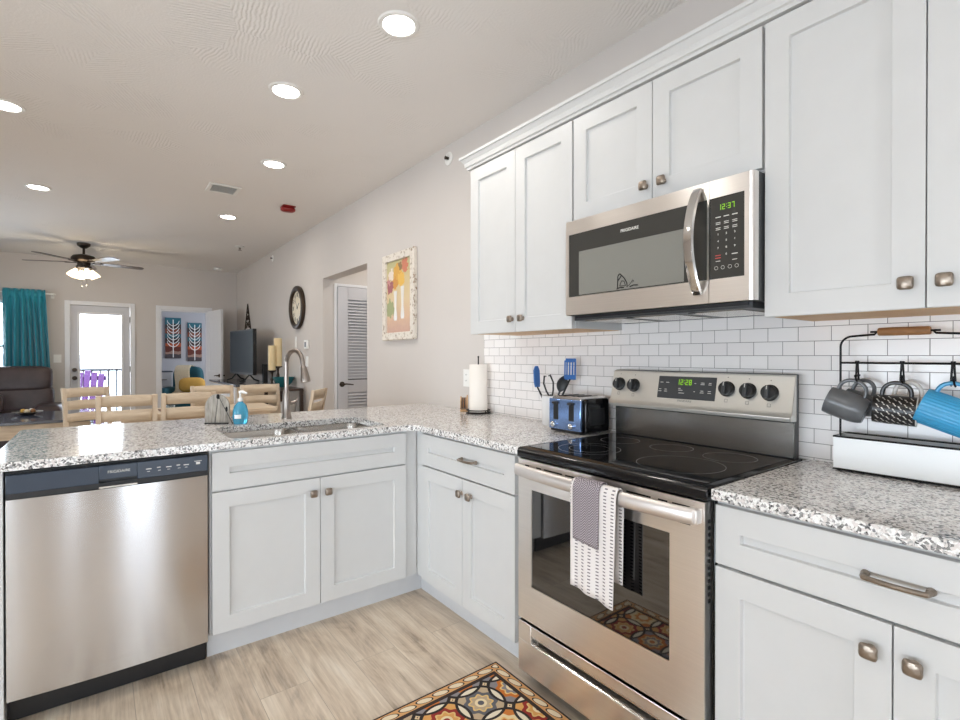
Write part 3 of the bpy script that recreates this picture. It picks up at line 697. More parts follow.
# ------------------------------------------------------------------ countertops
def with_radius(pts, radii, n=8):
    out = []
    N = len(pts)
    for i in range(N):
        p = Vector(pts[i]); r = radii[i]
        if not r: out.append(tuple(p)); continue
        a = (Vector(pts[i-1])-p).normalized(); b = (Vector(pts[(i+1) % N])-p).normalized()
        p0, p1 = p+a*r, p+b*r; c = p+(a+b)*r
        for k in range(n+1):
            t = k/n; q = (1-t)**2*p0+2*t*(1-t)*p+t*t*p1; out.append((q.x, q.y))
    return out
out = with_radius([(-.002, 1.494), (-.648, 1.494), (-.648, 2.305), (-2.25, 2.305), (-2.25, 3.27), (-.002, 3.27)], [0, 0, .06, .03, .03, 0])
hole = with_radius([(-1.50, 2.365), (-.765, 2.365), (-.765, 2.795), (-1.50, 2.795)], [.07]*4)
o = (-1.0, 2.6, .884)
ct = MB(o).slab(out, [hole], .8845, .9145).build('countertop', 'granite', loc=o, bevel=.004); tag(ct, 'speckled grey granite worktop of the peninsula and corner, holding the sink', 'countertop')
o = (-.32, .33, .884)
ct = MB(o).slab([(-.002, .7215), (-.648, .7215), (-.648, -.055), (-.002, -.055)], [], .8845, .9145).build('countertop', 'granite', loc=o, bevel=.004); tag(ct, 'shorter speckled granite worktop under the mug rack', 'countertop')

# ------------------------------------------------------------------ sink, faucet
o = (-1.13, 2.58, .70); sk = thing('kitchen_sink', 'undermount stainless steel double bowl sink in the peninsula', 'sink', o)
def bowl(x0, x1, y0, y1, zt, zb):
    m = MB(o); lv = []
    for ins, z in ((-.012, zt), (0, zt), (.006, zt-.03), (.012, zb+.03), (.03, zb+.004), (.07, zb)):
        L = with_radius([(x0+ins, y0+ins), (x1-ins, y0+ins), (x1-ins, y1-ins), (x0+ins, y1-ins)], [.06]*4, 6)
        lv.append([m.v(x, y, z) for x, y in L])
    for A, B in zip(lv, lv[1:]):
        for k in range(len(A)): m._f([A[k], A[(k+1) % len(A)], B[(k+1) % len(A)], B[k]])
    m._f(lv[-1]); b = m.build('bowl', 'steel_soft', sk, solid=.0015)
    cx, cy = (x0+x1)/2, (y0+y1)/2
    MB(o).lathe([(.045, zb+.0005), (.043, zb+.004), (.03, zb+.003), (0, zb+.002)], (cx, cy, 0), 20).build('drain', 'chrome', b)
bowl(-1.512, -1.15, 2.353, 2.807, .884, .70); bowl(-1.115, -.753, 2.353, 2.807, .884, .72)
o = (-1.104, 2.96, .9145); fc = thing('kitchen_faucet', 'tall brushed nickel gooseneck faucet behind the sink', 'faucet', o)
m = MB(o); m.lathe([(.029, .9148), (.029, .921), (.0245, .93), (.0225, 1.0), (.017, 1.06), (.0145, 1.075)], (-1.104, 2.96, 0), 20)
m.build('faucet_base', 'nickel', fc)
D = Vector((.32, -.95, 0)).normalized(); b0 = Vector((-1.104, 2.96, 0)); R = .075
pts = [b0+Vector((0, 0, 1.07)), b0+Vector((0, 0, 1.15)), b0+Vector((0, 0, 1.215))]
for k in range(1, 15):
    t = PI*k/15*1.02; pts.append(b0+D*(R-R*math.cos(t))+Vector((0, 0, 1.22+R*1.08*math.sin(t))))
end = pts[-1]+D*.004+Vector((0, 0, -.02)); pts.append(end)
MB(o).tube(pts, .0125, 12).build('spout', 'nickel', fc)
e2 = end+D*.022+Vector((0, 0, -.085))
MB(o).tube([end, end.lerp(e2, .12), end.lerp(e2, .5), end.lerp(e2, .85), e2], [.0145, .018, .0225, .027, .0255], 16).build('spray_head', 'nickel', fc)
MB(o).tube([b0+Vector((.02, 0, 1.0)), b0+Vector((.045, -.002, 1.005)), b0+Vector((.055, -.003, 1.012)), b0+Vector((.062, -.004, 1.03))], [.0105, .009, .0065, .005], 10).build('handle', 'nickel', fc)

# soap bottle and napkin holder behind the sink
o = (-1.363, 2.868, .9145); sp = thing('soap_bottle', 'blue hand soap pump bottle behind the sink', 'bottle', o)
m = MB(o)
prof = [(.0, .9148), (.030, .9148), (.034, .922), (.0385, .955), (.037, .985), (.029, 1.012), (.015, 1.026), (.0125, 1.034), (0, 1.034)]
m.lathe(prof, (o[0], o[1], 0), 24); b = m.build('bottle', 'soap', sp)
for vv in b.data.vertices: vv.co.y *= .62
m = MB(o); m.lathe([(.0135, 1.033), (.0135, 1.05), (.0055, 1.052), (.0045, 1.076), (.0, 1.076)], (o[0], o[1], 0), 16)
m.tube([(o[0]-.004, o[1], 1.08), (o[0]+.008, o[1]-.01, 1.083), (o[0]+.026, o[1]-.026, 1.074)], [.0095, .008, .005], 10); m.build('pump', 'plastic_white', sp)
m = MB(o); m.grid(lambda u, v: (o[0]+.0392*math.sin((u-.5)*.9-.5), o[1]-(.0392*math.cos((u-.5)*.9-.5))*.63, .945+.02*v), 8, 2); m.build('label', 'enamel', sp)
o = (-1.465, 2.94, .9145); nh = thing('napkin_holder', 'arched grey wood and wire napkin holder left of the soap bottle', 'holder', o, math.radians(-34))
def arch(w_, h):
    p = [(-w_, .0)]
    for k in range(17):
        t = PI-PI*k/16; p.append((w_*math.cos(t), h-w_*1.15+w_*1.15*math.sin(t)))
    return p+[(w_, 0)]
t_ = NT('weathered grey board'); g = t_.noise(t_.mapping(scale=(30, 30, 5)), 3, 5); MAT['greyboard'] = t_.set(t_.ramp(g, [(.3, C(128, 122, 114)), (.7, C(184, 178, 168))]), .7)
MB().prism(arch(.062, .155), 'y', .012, .022).build('back_board', 'greyboard', nh)
m = MB(); m.tube([(.024, -.03, .150), (.014, -.045, .004), (.098, -.03, .004)], .0022, 6, True); m.tube([(.024, -.03, .150), (.004, .012, .152)], .0022, 6); m.box(-.06, .06, .0, .026, 0, .006); m.build('wire_frame', 'iron', nh)
part_label(MB().blob((.024, -.031, .145), .0085, .008, .013).build('wire_tip', 'iron', nh), 'small black ornament at the tip of the wire')
MB().blob((.066, -.031, .08), .006, .004, .014).build('clasp', 'iron', nh)

# ------------------------------------------------------------------ dishwasher
o = (-1.9, 2.36, 0); dw = thing('dishwasher', 'built-in stainless steel dishwasher with dark control strip, at the peninsula end', 'dishwasher', o)
MB(o).box(-2.203, -1.596, 2.345, 2.95, .105, .874).build('tub', 'black', dw)
m = MB(o); n = 24; xa, xb = -2.2, -1.6; zs = (.107, .785)
bow = lambda x: 2.318-.012*(1-((x+1.9)/.3)**2)
m.grid(lambda u, v: (xa+(xb-xa)*u, bow(xa+(xb-xa)*u), zs[0]+(zs[1]-zs[0])*v), n, 1)
m.grid(lambda u, v: (xa+(xb-xa)*u, bow(xa+(xb-xa)*u)+v*(2.344-bow(xa+(xb-xa)*u)), zs[1]), n, 1)
m.grid(lambda u, v: (xa+(xb-xa)*u, bow(xa+(xb-xa)*u)+v*(2.344-bow(xa+(xb-xa)*u)), zs[0]), n, 1)
for x in (xa, xb): m.grid(lambda u, v: (x, bow(x)+u*(2.344-bow(x)), zs[0]+(zs[1]-zs[0])*v), 1, 1)
m.build('door_panel', 'steel_x', dw, weld=True)
m = MB(o); m.box(-2.199, -1.951, 2.309, 2.344, .806, .869); m.box(-1.836, -1.6, 2.309, 2.344, .806, .869); m.box(-1.951, -1.836, 2.309, 2.344, .818, .869); m.build('control_strip', 'dw_panel', dw, bevel=.002)
m = MB(o); m.box(-2.199, -1.6, 2.318, 2.343, .7855, .8055); m.box(-1.951, -1.836, 2.33, 2.343, .79, .818); m.build('pocket_handle', 'black', dw)
MB(o).box(-1.951, -1.836, 2.309, 2.318, .7865, .793).build('pocket_lip', 'steel_soft', dw)
MB(o).box(-2.203, -1.598, 2.385, 2.40, 0.005, .105).build('kick_plate', 'black', dw)
text('lettering', 'FRIGIDAIRE', .0135, (-1.892, 2.3086, .844), '-y', 'mark', dw, o)
for i, x in enumerate((-1.80, -1.765, -1.735, -1.70, -1.676)):
    MB(o).box(x-.009, x+.009-(i % 2)*.006, 2.3084, 2.309, .838+.002*(i % 2), .841+.002*(i % 2)).build('control_mark', 'mark', dw); MB(o).box(x-.005, x+.004, 2.3084, 2.309, .829, .8305).build('control_mark', 'mark', dw)
MB(o).box(-1.648, -1.622, 2.3084, 2.309, .848, .850).build('control_mark', 'mark', dw); MB(o).box(-1.642, -1.628, 2.3084, 2.309, .836, .845).build('start_mark', 'mark', dw)

# ------------------------------------------------------------------ range
RY0, RY1 = .7275, 1.489; RC = (RY0+RY1)/2
o = (-.33, RC, 0); rg = thing('electric_range', 'freestanding stainless steel electric range with black glass cooktop', 'range', o)
MB(o).box(-.61, -.03, RY0, RY1, .03, .875).build('body', 'black_gloss', rg, bevel=.003)
for y in (RY0+.05, RY1-.05):
    for x in (-.56, -.1): MB(o).cyl((x, y, 0), (x, y, .03), .018).build('levelling_foot', 'black', rg)
# cooktop: black rim with a rounded front, glass inset
pf = [(-.03, .876), (-.615, .876), (-.652, .878), (-.658, .882), (-.6585, .903), (-.654, .912), (-.645, .9165), (-.03, .9165)]
MB(o).prism(pf, 'y', RY0-.001, RY1+.001).build('cooktop_rim', 'black_gloss', rg, bevel=.002)
gl = MB(o).box(-.615, -.085, RY0+.022, RY1-.022, .9168, .9185).build('cooktop_glass', 'cooktop', rg)
def ring(cx, cy, r):
    m = MB(o); z = .9188; N = 56
    A = [m.v(cx+(r-.0008)*math.cos(t), cy+(r-.0008)*math.sin(t), z) for t in (2*PI*k/N for k in range(N))]
    B = [m.v(cx+(r+.0008)*math.cos(t), cy+(r+.0008)*math.sin(t), z) for t in (2*PI*k/N for k in range(N))]
    for k in range(N): m._f([A[k], B[k], B[(k+1) % N], A[(k+1) % N]])
    m.build('burner_ring', 'ring', gl)
for q in ((-.47, 1.29, .115), (-.47, 1.29, .075), (-.225, 1.335, .078), (-.21, 1.11, .078), (-.45, .93, .135), (-.215, .885, .085)): ring(*q)
# backguard
bgd = MB(o).box(-.062, -.014, RY0+.016, RY1-.004, .876, 1.206).build('backguard_shell', 'charcoal', rg, bevel=.004)
MB(o).box(-.070, -.0625, RY0+.012, RY1-.012, .921, 1.04).build('backguard_lower_panel', 'guard_steel', rg, bevel=.001)
MB(o).prism([(-.0625, 1.045), (-.110, 1.047), (-.113, 1.060), (-.098, 1.078), (-.072, 1.2), (-.0625, 1.2045)], 'y', RY0+.006, RY1-.004).build('control_panel', 'panel_steel', rg, bevel=.0015)
lean = math.atan2(.026, .122)
N_ = Vector((-math.cos(lean), 0, math.sin(lean)))
def Pb(y, z, d=0.): # on the slanted control panel
    x = -.098+(z-1.078)*.026/.122; v_ = Vector((x, y, z))+N_*d; return (v_.x, v_.y, v_.z)
m = MB(o); v0 = [m.v(*Pb(y, z, d)) for d in (.0003, .003) for y, z in ((1.248, 1.097), (1.002, 1.097), (1.002, 1.186), (1.248, 1.186))]
for q in ((4, 5, 6, 7), (0, 1, 5, 4), (1, 2, 6, 5), (2, 3, 7, 6), (3, 0, 4, 7)): m._f([v0[i] for i in q])
dsp = m.build('display', 'charcoal', rg, bevel=.002)
m = MB(o); digits(m, '12:28', lambda a, b: Pb(1.132-a, 1.163+b, .0034), .021); part_label(m.build('clock_digits', 'led', dsp), 'yellow green clock digits')
def dash(y, z, w_, h=.0022):
    m = MB(o); q = [m.v(*Pb(y+s1*w_/2, z+s2*h/2, .0034)) for s1, s2 in ((1, -1), (-1, -1), (-1, 1), (1, 1))]; m._f(q); m.build('display_mark', 'mark', dsp)
for y, z, w_ in ((1.232, 1.160, .014), (1.205, 1.160, .014), (1.236, 1.132, .010), (1.236, 1.124, .014), (1.211, 1.132, .010), (1.211, 1.124, .014), (1.150, 1.138, .010), (1.145, 1.131, .018), (1.140, 1.120, .024),
                 (1.085, 1.160, .007), (1.055, 1.163, .014), (1.055, 1.157, .016), (1.025, 1.163, .010), (1.025, 1.157, .012), (1.086, 1.128, .006), (1.055, 1.132, .012), (1.055, 1.125, .016), (1.025, 1.132, .012), (1.025, 1.125, .014)): dash(y, z, w_)
text('lettering', 'FRIGIDAIRE', .012, Pb(1.125, 1.089, .0006), '-x', 'mark_grey', rg, o, lean=lean)
for y, z in ((1.443, 1.144), (1.367, 1.141), (.960, 1.146), (.883, 1.143), (.809, 1.140)):
    kb = MB(o).lathe([(.029, .0005), (.029, .004), (.026, .006), (.0235, .022), (.021, .024), (0, .024)], Pb(y, z), 28, N_, (0, 1, 0)).build('control_knob', 'black', rg)
    c = Vector(Pb(y, z)); m = MB(o); up = Vector((math.sin(lean), 0, math.cos(lean)))
    m.obox(c+N_*.026, (0, 1, 0), up, N_, .0065, .0225, .006); m.build('knob_grip', 'charcoal', kb, bevel=.002)
    m = MB(o); m.obox(c+N_*.0323+up*.014, (0, 1, 0), up, N_, .0014, .0065, .0003); m.build('pointer', 'mark', kb)
m = MB(o)
for y, z in ((1.443, 1.103), (1.367, 1.1), (.960, 1.103), (.883, 1.1), (.809, 1.097)):
    for (a0, a1, b0, b1) in ((-.006, .006, .0045, .006), (-.006, .006, -.006, -.0045), (-.006, -.0045, -.006, .006), (.0045, .006, -.006, .006)):
        m._f([m.v(*Pb(y+a, z+b, .0005)) for a, b in ((a0, b0), (a1, b0), (a1, b1), (a0, b1))])
    m._f([m.v(*Pb(y+a, z+b, .0005)) for a, b in ((-.002, .084), (.002, .084), (.002, .088), (-.002, .088))])
m.build('burner_symbols', 'mark_grey', rg)
# oven door: steel frame round the glass
xd = -.655; gy0, gy1, gz0, gz1 = .838, 1.412, .398, .765
dr = bpy.data.objects.new('oven_door', None); COL.objects.link(dr); dr.parent = rg
m = MB(o)
for a, b, c, d in ((RY0+.006, gy0, .262, .8745), (gy1, RY1-.004, .262, .8745), (gy0, gy1, .262, gz0), (gy0, gy1, gz1, .8745)): m.box(xd, -.612, a, b, c, d)
m.build('door_frame', 'steel_y', dr)
MB(o).box(xd+.003, xd+.012, gy0, gy1, gz0, gz1).build('oven_window', 'oven_glass', dr)
m = MB(o)
for a, b in ((1.425, 1.472), (1.36, 1.385), (1.255, 1.345), (1.15, 1.24), (1.02, 1.10), (.90, .985), (.845, .875), (.75, .83)): MB(o).box(xd-.0006, xd, a, b, .850, .855).build('vent_slot', 'black', dr)
for a, b in ((1.395, 1.45), (.775, .85)): MB(o).box(xd-.0006, xd, a, b, .803, .8075).build('vent_slot', 'black', dr)
m = MB(o); pts = []
for k in range(21):
    t = k/20; y = RY1-.022+(RY0+.022-(RY1-.022))*t; pts.append((xd-.024-.022*math.sin(PI*t)**.6, y, .838))
m.tube(pts, .024, 18, up=(0, 0, 1), flat=.5) if False else m.tube(pts, .0125, 18, up=(0, 0, 1), flat=1.85); m.box(xd-.03, xd, RY1-.045, RY1-.012, .818, .858); m.box(xd-.03, xd, RY0+.012, RY0+.045, .818, .858)
m.build('door_handle', 'handle_steel', dr, bevel=.004)
m = MB(o)
for k in range(13): m.box(-.640, -.63, RY0+.0035, RY0+.0058, .60+k*.018, .61+k*.018)
m.build('side_slots', 'black', dr)
# storage drawer with its recessed grip
m = MB(o); za, zb_ = .055, .25
m.box(xd, -.612, RY0+.006, RY1-.004, .06, .178); m.box(xd, -.612, RY0+.006, .80, .178, .25); m.box(xd, -.612, 1.415, RY1-.004, .178, .25); m.box(xd, -.612, .80, 1.415, .212, .25)
m.build('storage_drawer', 'steel_y', rg, bevel=.002)
m = MB(o); m.prism([(xd+.002, .1785), (xd+.03, .1785), (xd+.03, .2115), (xd+.026, .2115), (xd+.022, .19)], 'y', .801, 1.414); m.build('drawer_grip', 'steel_soft', rg)

# towels on the oven handle
def towel(name, mat, label, y0, y1, zf, zbk, off, wob, cat='towel'):
    hx, hz, r = -.700, .838, .0155+off; o = ((hx), (y0+y1)/2, hz)
    path = []
    n1 = 14
    for k in range(n1+1): path.append((hx-r, zf+(hz-zf)*k/n1))
    for k in range(1, 9): t = PI-PI*k/9; path.append((hx+r*math.cos(t), hz+(r+.010)*math.sin(t)))
    for k in range(11): path.append((hx+r, hz-(hz-zbk)*k/10))
    N = len(path)-1
    def f(u, v):
        i = min(N, int(round(u*N))); x, z = path[i]; y = y0+(y1-y0)*v
        hang = max(0, (hz-z))/.35
        if i < N/2: x -= wob*hang*(.5+.5*math.sin(v*PI*4+.5))*1.0; z -= .016*hang*(1-v)*1.3
        else: x = min(x+.0, -.668)
        y = (y-(y0+y1)/2)*(1-.07*hang)+(y0+y1)/2
        return (x, y, z)
    m = MB(o); m.grid(f, N, 20); q = m.build(name, mat, loc=o, solid=.0036)
    return tag(q, label, cat)
towel('dish_towel', 'striped', 'long white and grey striped towel hanging on the oven handle', .975, 1.155, .525, .57, .004, .010)
towel('dish_cloth', 'herring', 'short grey herringbone cloth folded over the striped towel', 1.035, 1.140, .680, .735, .0105, .004, 'cloth')

# mat in front of the range
o = (-.648, 1.632, 0)
ru = MB(o).box(-1.528, -.648, 1.012, 1.632, .0005, .009).build('kitchen_mat', 'rug', loc=o, bevel=.002); tag(ru, 'multicoloured patterned mat on the floor in front of the range', 'mat')

# ------------------------------------------------------------------ wall cabinets, crown, microwave
XU = -.345; ZU0, ZU1 = 1.3864, 2.274
def upper(label, ya, yb, z0, knobs, o, side=None):
    c = thing('wall_cabinet', label, 'cabinet', o); P = Pw(XU); mid = (ya+yb)/2
    m = MB(o)
    m.box(-.325, -.305, yb, ya, z0+.002, 2.278); m.box(-.305, -.002, yb, yb+.016, z0+.002, 2.278); m.box(-.305, -.002, ya-.016, ya, z0+.002, 2.278)
    m.box(-.305, -.002, yb+.016, ya-.016, 2.262, 2.278); m.build('body', 'cab', c, bevel=.0012)
    MB(o).box(-.305, -.011, yb+.016, ya-.016, z0+.0005, z0+.014).build('bottom_panel', 'maple', c)
    for a0, a1, k in ((mid+.0015, ya-.003, knobs[0]), (yb+.003, mid-.0015, knobs[1])):
        d = MB(o).shaker(P, a0, a1, z0 if z0 < 1.5 else z0+.012, ZU1-.004).build('door', 'cab', c, bevel=.0012); square_knob(P, k[0], k[1], o, d)
    return c
upper('tall white wall cabinet left of the microwave', 2.228, 1.490, ZU0, ((1.879, 1.449), (1.803, 1.449)), (-.17, 1.86, ZU0))
upper('short white wall cabinet above the microwave', 1.487, .7225, 1.828, ((1.131, 1.892), (1.057, 1.892)), (-.17, 1.1, 1.828))
upper('tall white wall cabinet right of the microwave, above the mug rack', .7195, -.03, ZU0, ((.380, 1.449), (.308, 1.449)), (-.17, .34, ZU0))
cr = [(-.327, 2.279), (-.349, 2.279), (-.351, 2.290), (-.358, 2.293), (-.362, 2.312), (-.372, 2.326), (-.375, 2.332), (-.381, 2.334), (-.383, 2.346), (-.327, 2.346)]
o = (-.36, 1.1, 2.279); m = MB(o)
# mitred run: front length and the return at the far end
ye = 2.228
A = [m.v(x, -.03, z) for x, z in cr]; B = [m.v(x, ye+(-.327-x), z) for x, z in cr]; D_ = [m.v(-.002, ye+(-.327-x), z) for x, z in cr]
n = len(cr); m._f(A); m._f(D_[::-1])
for i in range(n):
    j = (i+1) % n; m._f([A[i], B[i], B[j], A[j]]); m._f([B[i], D_[i], D_[j], B[j]])
cw = m.build('crown_molding', 'cab', loc=o, smooth=20); tag(cw, 'stepped white crown molding along the tops of the wall cabinets', 'molding')

o = (-.2, 1.095, 1.42); mw = thing('microwave', 'stainless steel over-the-range microwave with curved handle', 'microwave', o)
MY0, MY1 = .7215, 1.4785; xm = -.3975
MB(o).box(-.37, -.003, MY0, MY1, 1.436, 1.8245).build('case', 'charcoal', mw, bevel=.002)
m = MB(o); m.box(-.366, -.02, MY0+.02, MY1-.02, 1.416, 1.436)
m.build('underside', 'charcoal', mw)
m = MB(o)
for i in range(3):
    ya = MY0+.06+i*.23; m.box(-.34, -.10, ya, ya+.18, 1.413, 1.4165)
m.build('grease_filter', 'steel_soft', mw)
m = MB(o)
for y in (.95, 1.2): m.cyl((-.345, y, 1.412), (-.345, y, 1.4165), .012)
m.box(-.372, -.36, MY0+.03, MY1-.03, 1.424, 1.434); m.build('vent_and_lamps', 'black', mw)
dr = bpy.data.objects.new('microwave_door', None); COL.objects.link(dr); dr.parent = mw
ys = .862; gy0, gy1, gz0, gz1 = .869, 1.462, 1.512, 1.768
m = MB(o)
for a, b, c, d in ((ys+.0008, gy0, 1.437, 1.824), (gy1, MY1, 1.437, 1.824), (gy0, gy1, 1.437, gz0), (gy0, gy1, gz1, 1.824)): m.box(xm, -.3705, a, b, c, d)
m.build('door_frame', 'steel_y', dr)
m = MB(o); wy0, wy1, wz0, wz1 = .949, 1.409, 1.517, 1.693
for a, b, c, d in ((gy0, wy0, gz0, gz1), (wy1, gy1, gz0, gz1), (wy0, wy1, gz0, wz0), (wy0, wy1, wz1, gz1)): m.box(xm+.0015, -.3705, a, b, c, d)
m.build('door_glass', 'mw_glass', dr)
MB(o).box(xm+.002, -.3705, wy0, wy1, wz0, wz1).build('door_window', 'mw_window', dr)
text('lettering', 'FRIGIDAIRE', .0155, (xm+.0012, 1.165, 1.735), '-x', 'mark', dr, o, weight=.0003)
# curved handle
m = MB(o); pts = []
for k in range(25):
    t = k/24; pts.append((xm-.003-.058*math.sin(PI*t)**.75, .898, 1.806-.336*t))
W_ = .0165
for sgn in (0,):
    sec = []
    for i, p in enumerate(pts):
        d = (Vector(pts[min(i+1, 24)])-Vector(pts[max(i-1, 0)])).normalized(); nn = Vector((0, 1, 0)).cross(d)
        sec.append([m.v(Vector(p)+Vector((0, 1, 0))*a*W_+nn*b*.0055) for a, b in ((-1, -.4), (-.8, 1), (0, 1.25), (.8, 1), (1, -.4), (.8, -1), (-.8, -1))])
    for A, B in zip(sec, sec[1:]):
        for k in range(7): m._f([A[k], A[(k+1) % 7], B[(k+1) % 7], B[k]])
    m._f(sec[0]); m._f(sec[-1][::-1])
m.build('door_handle', 'chrome', dr, smooth=50)
# control side
m = MB(o)
m.box(xm, -.3705, .738, ys-.0008, 1.437, 1.512); m.box(xm, -.3705, .738, ys-.0008, 1.768, 1.824); m.box(xm, -.3705, .738, .752, 1.512, 1.768)
m.prism([(xm, .7375), (xm+.002, .730), (xm+.006, .7245), (xm+.013, .7235), (-.3705, .7225), (-.3705, .7375)], 'z', 1.437, 1.824) if False else None
pts2 = [(xm, .7375), (xm+.002, .730), (xm+.006, .7245), (xm+.013, .7235), (-.3705, .7225), (-.3705, .7375)]
A = [m.v(x, y, 1.437) for x, y in pts2]; B = [m.v(x, y, 1.824) for x, y in pts2]; m._f(A[::-1]); m._f(B)
for i in range(6): m._f([A[i], A[(i+1) % 6], B[(i+1) % 6], B[i]])
m.build('control_frame', 'steel_y', mw)
kp = MB(o).box(xm+.001, -.3705, .752, ys-.0008, 1.512, 1.768).build('keypad', 'mw_glass', mw)
Pk = lambda a, b: (xm+.0006, .807-a, b)
m = MB(o); digits(m, '12:37', lambda a, b: Pk(a, b+1.735), .017); part_label(m.build('clock_digits', 'led', kp), 'green clock digits')
m = MB(o)
def kd(a, z, w_, h=.003): m._f([m.v(*Pk(a+s1*w_/2, z+s2*h/2)) for s1, s2 in ((-1, -1), (1, -1), (1, 1), (-1, 1))])
for a in (-.026, 0, .026):
    kd(a, 1.705, .017)
    for z in (1.688, 1.683, 1.671, 1.666): kd(a, z, .015, .002)
kd(.026, 1.584, .018); kd(-.026, 1.567, .015, .002); kd(.026, 1.566, .015, .002)
for a in (-.032, -.011, .011, .032):
    for t in range(10):
        t0, t1 = 2*PI*t/10, 2*PI*(t+1)/10; m._f([m.v(*Pk(a+r*math.cos(q), 1.546+r*math.sin(q))) for r, q in ((.005, t0), (.006, t0), (.006, t1), (.005, t1))])
m.build('key_marks', 'mark', kp)
m = MB(o); kd(-.026, 1.585, .018, .0025); kd(-.026, 1.577, .018, .0025); part_label(m.build('stop_key_marks', 'mark_red', kp), 'red key print')
for i, ch in enumerate('1234567890'):
    r_, c_ = divmod(i, 3); a = (-.026, 0, .026)[c_] if i < 9 else 0
    text('key_digit', ch, .0085, Pk(a, 1.651-.0215*r_), '-x', 'mark', kp, o, weight=.0002)
# small butterfly mark on the window
m = MB(o); bx0, bz0 = 1.188, 1.519
def pl(pts, th=.0014):
    th *= 1.5
    for (a, b), (c, d) in zip(pts, pts[1:]):
        L = math.hypot(c-a, d-b) or 1; nx, nz = -(d-b)/L*th/2, (c-a)/L*th/2
        m._f([m.v(xm+.0012, bx0-p, bz0+q) for p, q in ((a-nx, b-nz), (c-nx, d-nz), (c+nx, d+nz), (a+nx, b+nz))])
pl([(-.03, .006), (-.028, .05), (-.02, .058), (.0, .04), (.012, .02), (.014, .004)], .003); pl([(-.03, .03), (-.012, .05)], .003); pl([(-.02, .012), (-.012, .03), (.0, .028), (.006, .01), (-.02, .012)], .002)
pl([(-.034, .002), (-.02, .006), (.0, .004)], .003); pl([(.018, .008), (.03, .018), (.036, .027), (.041, .027), (.04, .021), (.035, .02)], .0016); pl([(.024, .004), (.04, .009), (.06, .007)], .003)
m.build('butterfly_mark', 'iron', dr)

# ------------------------------------------------------------------ things on the worktop
ZC = .9148
# toaster
o = (-.15, 1.625, ZC); ts = thing('toaster', 'four slot chrome toaster between range and utensil crock, front tinted with a bluish reflection', 'toaster', o)
tx0, tx1, ty0, ty1 = -.245, -.065, 1.527, 1.733
def rbox(m, x0, x1, y0, y1, z0, z1, r):
    m.prism(with_radius([(y0, z0), (y1, z0), (y1, z1), (y0, z1)], [r*.4, r*.4, r, r], 6), 'x', x0, x1)
m = MB(o); rbox(m, tx0+.012, tx1, ty0+.012, ty1-.012, ZC+.012, 1.082, .02); m.build('body', 'chrome', ts, bevel=.002)
m = MB(o); m.box(tx0, tx0+.014, ty0+.006, ty1-.004, ZC+.014, 1.07); fp = m.build('front_panel', 'tinted_chrome', ts, bevel=.004)
m = MB(o); m.box(tx0-.0005, tx0+.002, 1.668, 1.70, .972, 1.058); m.box(tx0-.0005, tx0+.002, 1.572, 1.604, .972, 1.058); m.build('lever_slot', 'black', fp, bevel=.001)
for y in (1.684, 1.588):
    MB(o).box(tx0-.016, tx0-.001, y-.013, y+.013, 1.046, 1.056).build('lever', 'black', fp, bevel=.003)
for y in (1.695, 1.585):
    MB(o).lathe([(.0135, 0), (.0125, .012), (.009, .0145), (0, .0145)], (tx0, y, .95), 20, (-1, 0, 0), (0, 1, 0)).build('dial', 'chrome', fp)
m = MB(o)
for y in (1.575, 1.61, 1.655, 1.69): m.box(tx0+.035, tx1-.02, y-.007, y+.007, 1.0815, 1.0835)
m.build('bread_slots', 'black', ts)
for ya, yb in ((ty0-.006, ty0+.016), (ty1-.016, ty1+.004)):
    m = MB(o); m.prism(with_radius([(tx0+.022, ZC+.008), (tx1+.004, ZC+.008), (tx1+.004, 1.076), (tx0+.022, 1.076)], [.008, .008, .022, .03], 6), 'y', ya, yb); m.build('end_cap', 'black_gloss', ts, bevel=.004)
MB(o).box(tx0+.05, tx1-.03, ty0-.0075, ty0-.005, .955, 1.03).build('end_recess', 'black', ts, bevel=.001)
m = MB(o); m.box(tx0+.008, tx1, ty0+.01, ty1-.01, ZC+.004, ZC+.014)
for x in (tx0+.03, tx1-.02):
    for y in (ty0+.03, ty1-.03): m.cyl((x, y, ZC), (x, y, ZC+.005), .008, n=10)
m.build('base', 'black', ts)
# crock and utensils
o = (-.085, 1.862, ZC); ck = MB(o).lathe([(0, ZC), (.052, ZC), (.055, ZC+.004), (.0555, ZC+.15), (.053, ZC+.152), (.05, ZC+.15), (.049, ZC+.01), (0, ZC+.008)], (o[0], o[1], 0), 36).build('utensil_crock', 'crock', loc=o)
tag(ck, 'white embossed ceramic crock full of utensils behind the toaster', 'crock')
def utensil(name, label, base, tip, head, mathead, mathandle, cat='utensil', hd=None):
    base, tip = Vector(base), Vector(tip); o = base
    root = thing(name, label, cat, tuple(base)); d = (tip-base).normalized()
    MB(o).tube([base, base.lerp(tip, .5), tip], [.006, .0055, .0045], 8).build('handle', mathandle, root)
    head(MB(o), tip, Vector(hd).normalized() if hd else d, root, mathead); return root
R_ = Vector((.605, .796, 0))      # a horizontal direction, for the faces of the heads
def flat_head(pts, th, rot=0.):
    def f(m, tip, d, root, mat):
        side = Matrix.Rotation(rot, 3, d) @ (d.cross(R_)).normalized(); nrm = d.cross(side).normalized()
        A = [m.v(tip+side*a+d*b+nrm*th) for a, b in pts]; B = [m.v(tip+side*a+d*b-nrm*th) for a, b in pts]; n = len(pts)
        m._f(A); m._f(B[::-1])
        for i in range(n): m._f([A[i], B[i], B[(i+1) % n], A[(i+1) % n]])
        m.build('head', mat, root, bevel=.0015)
    return f
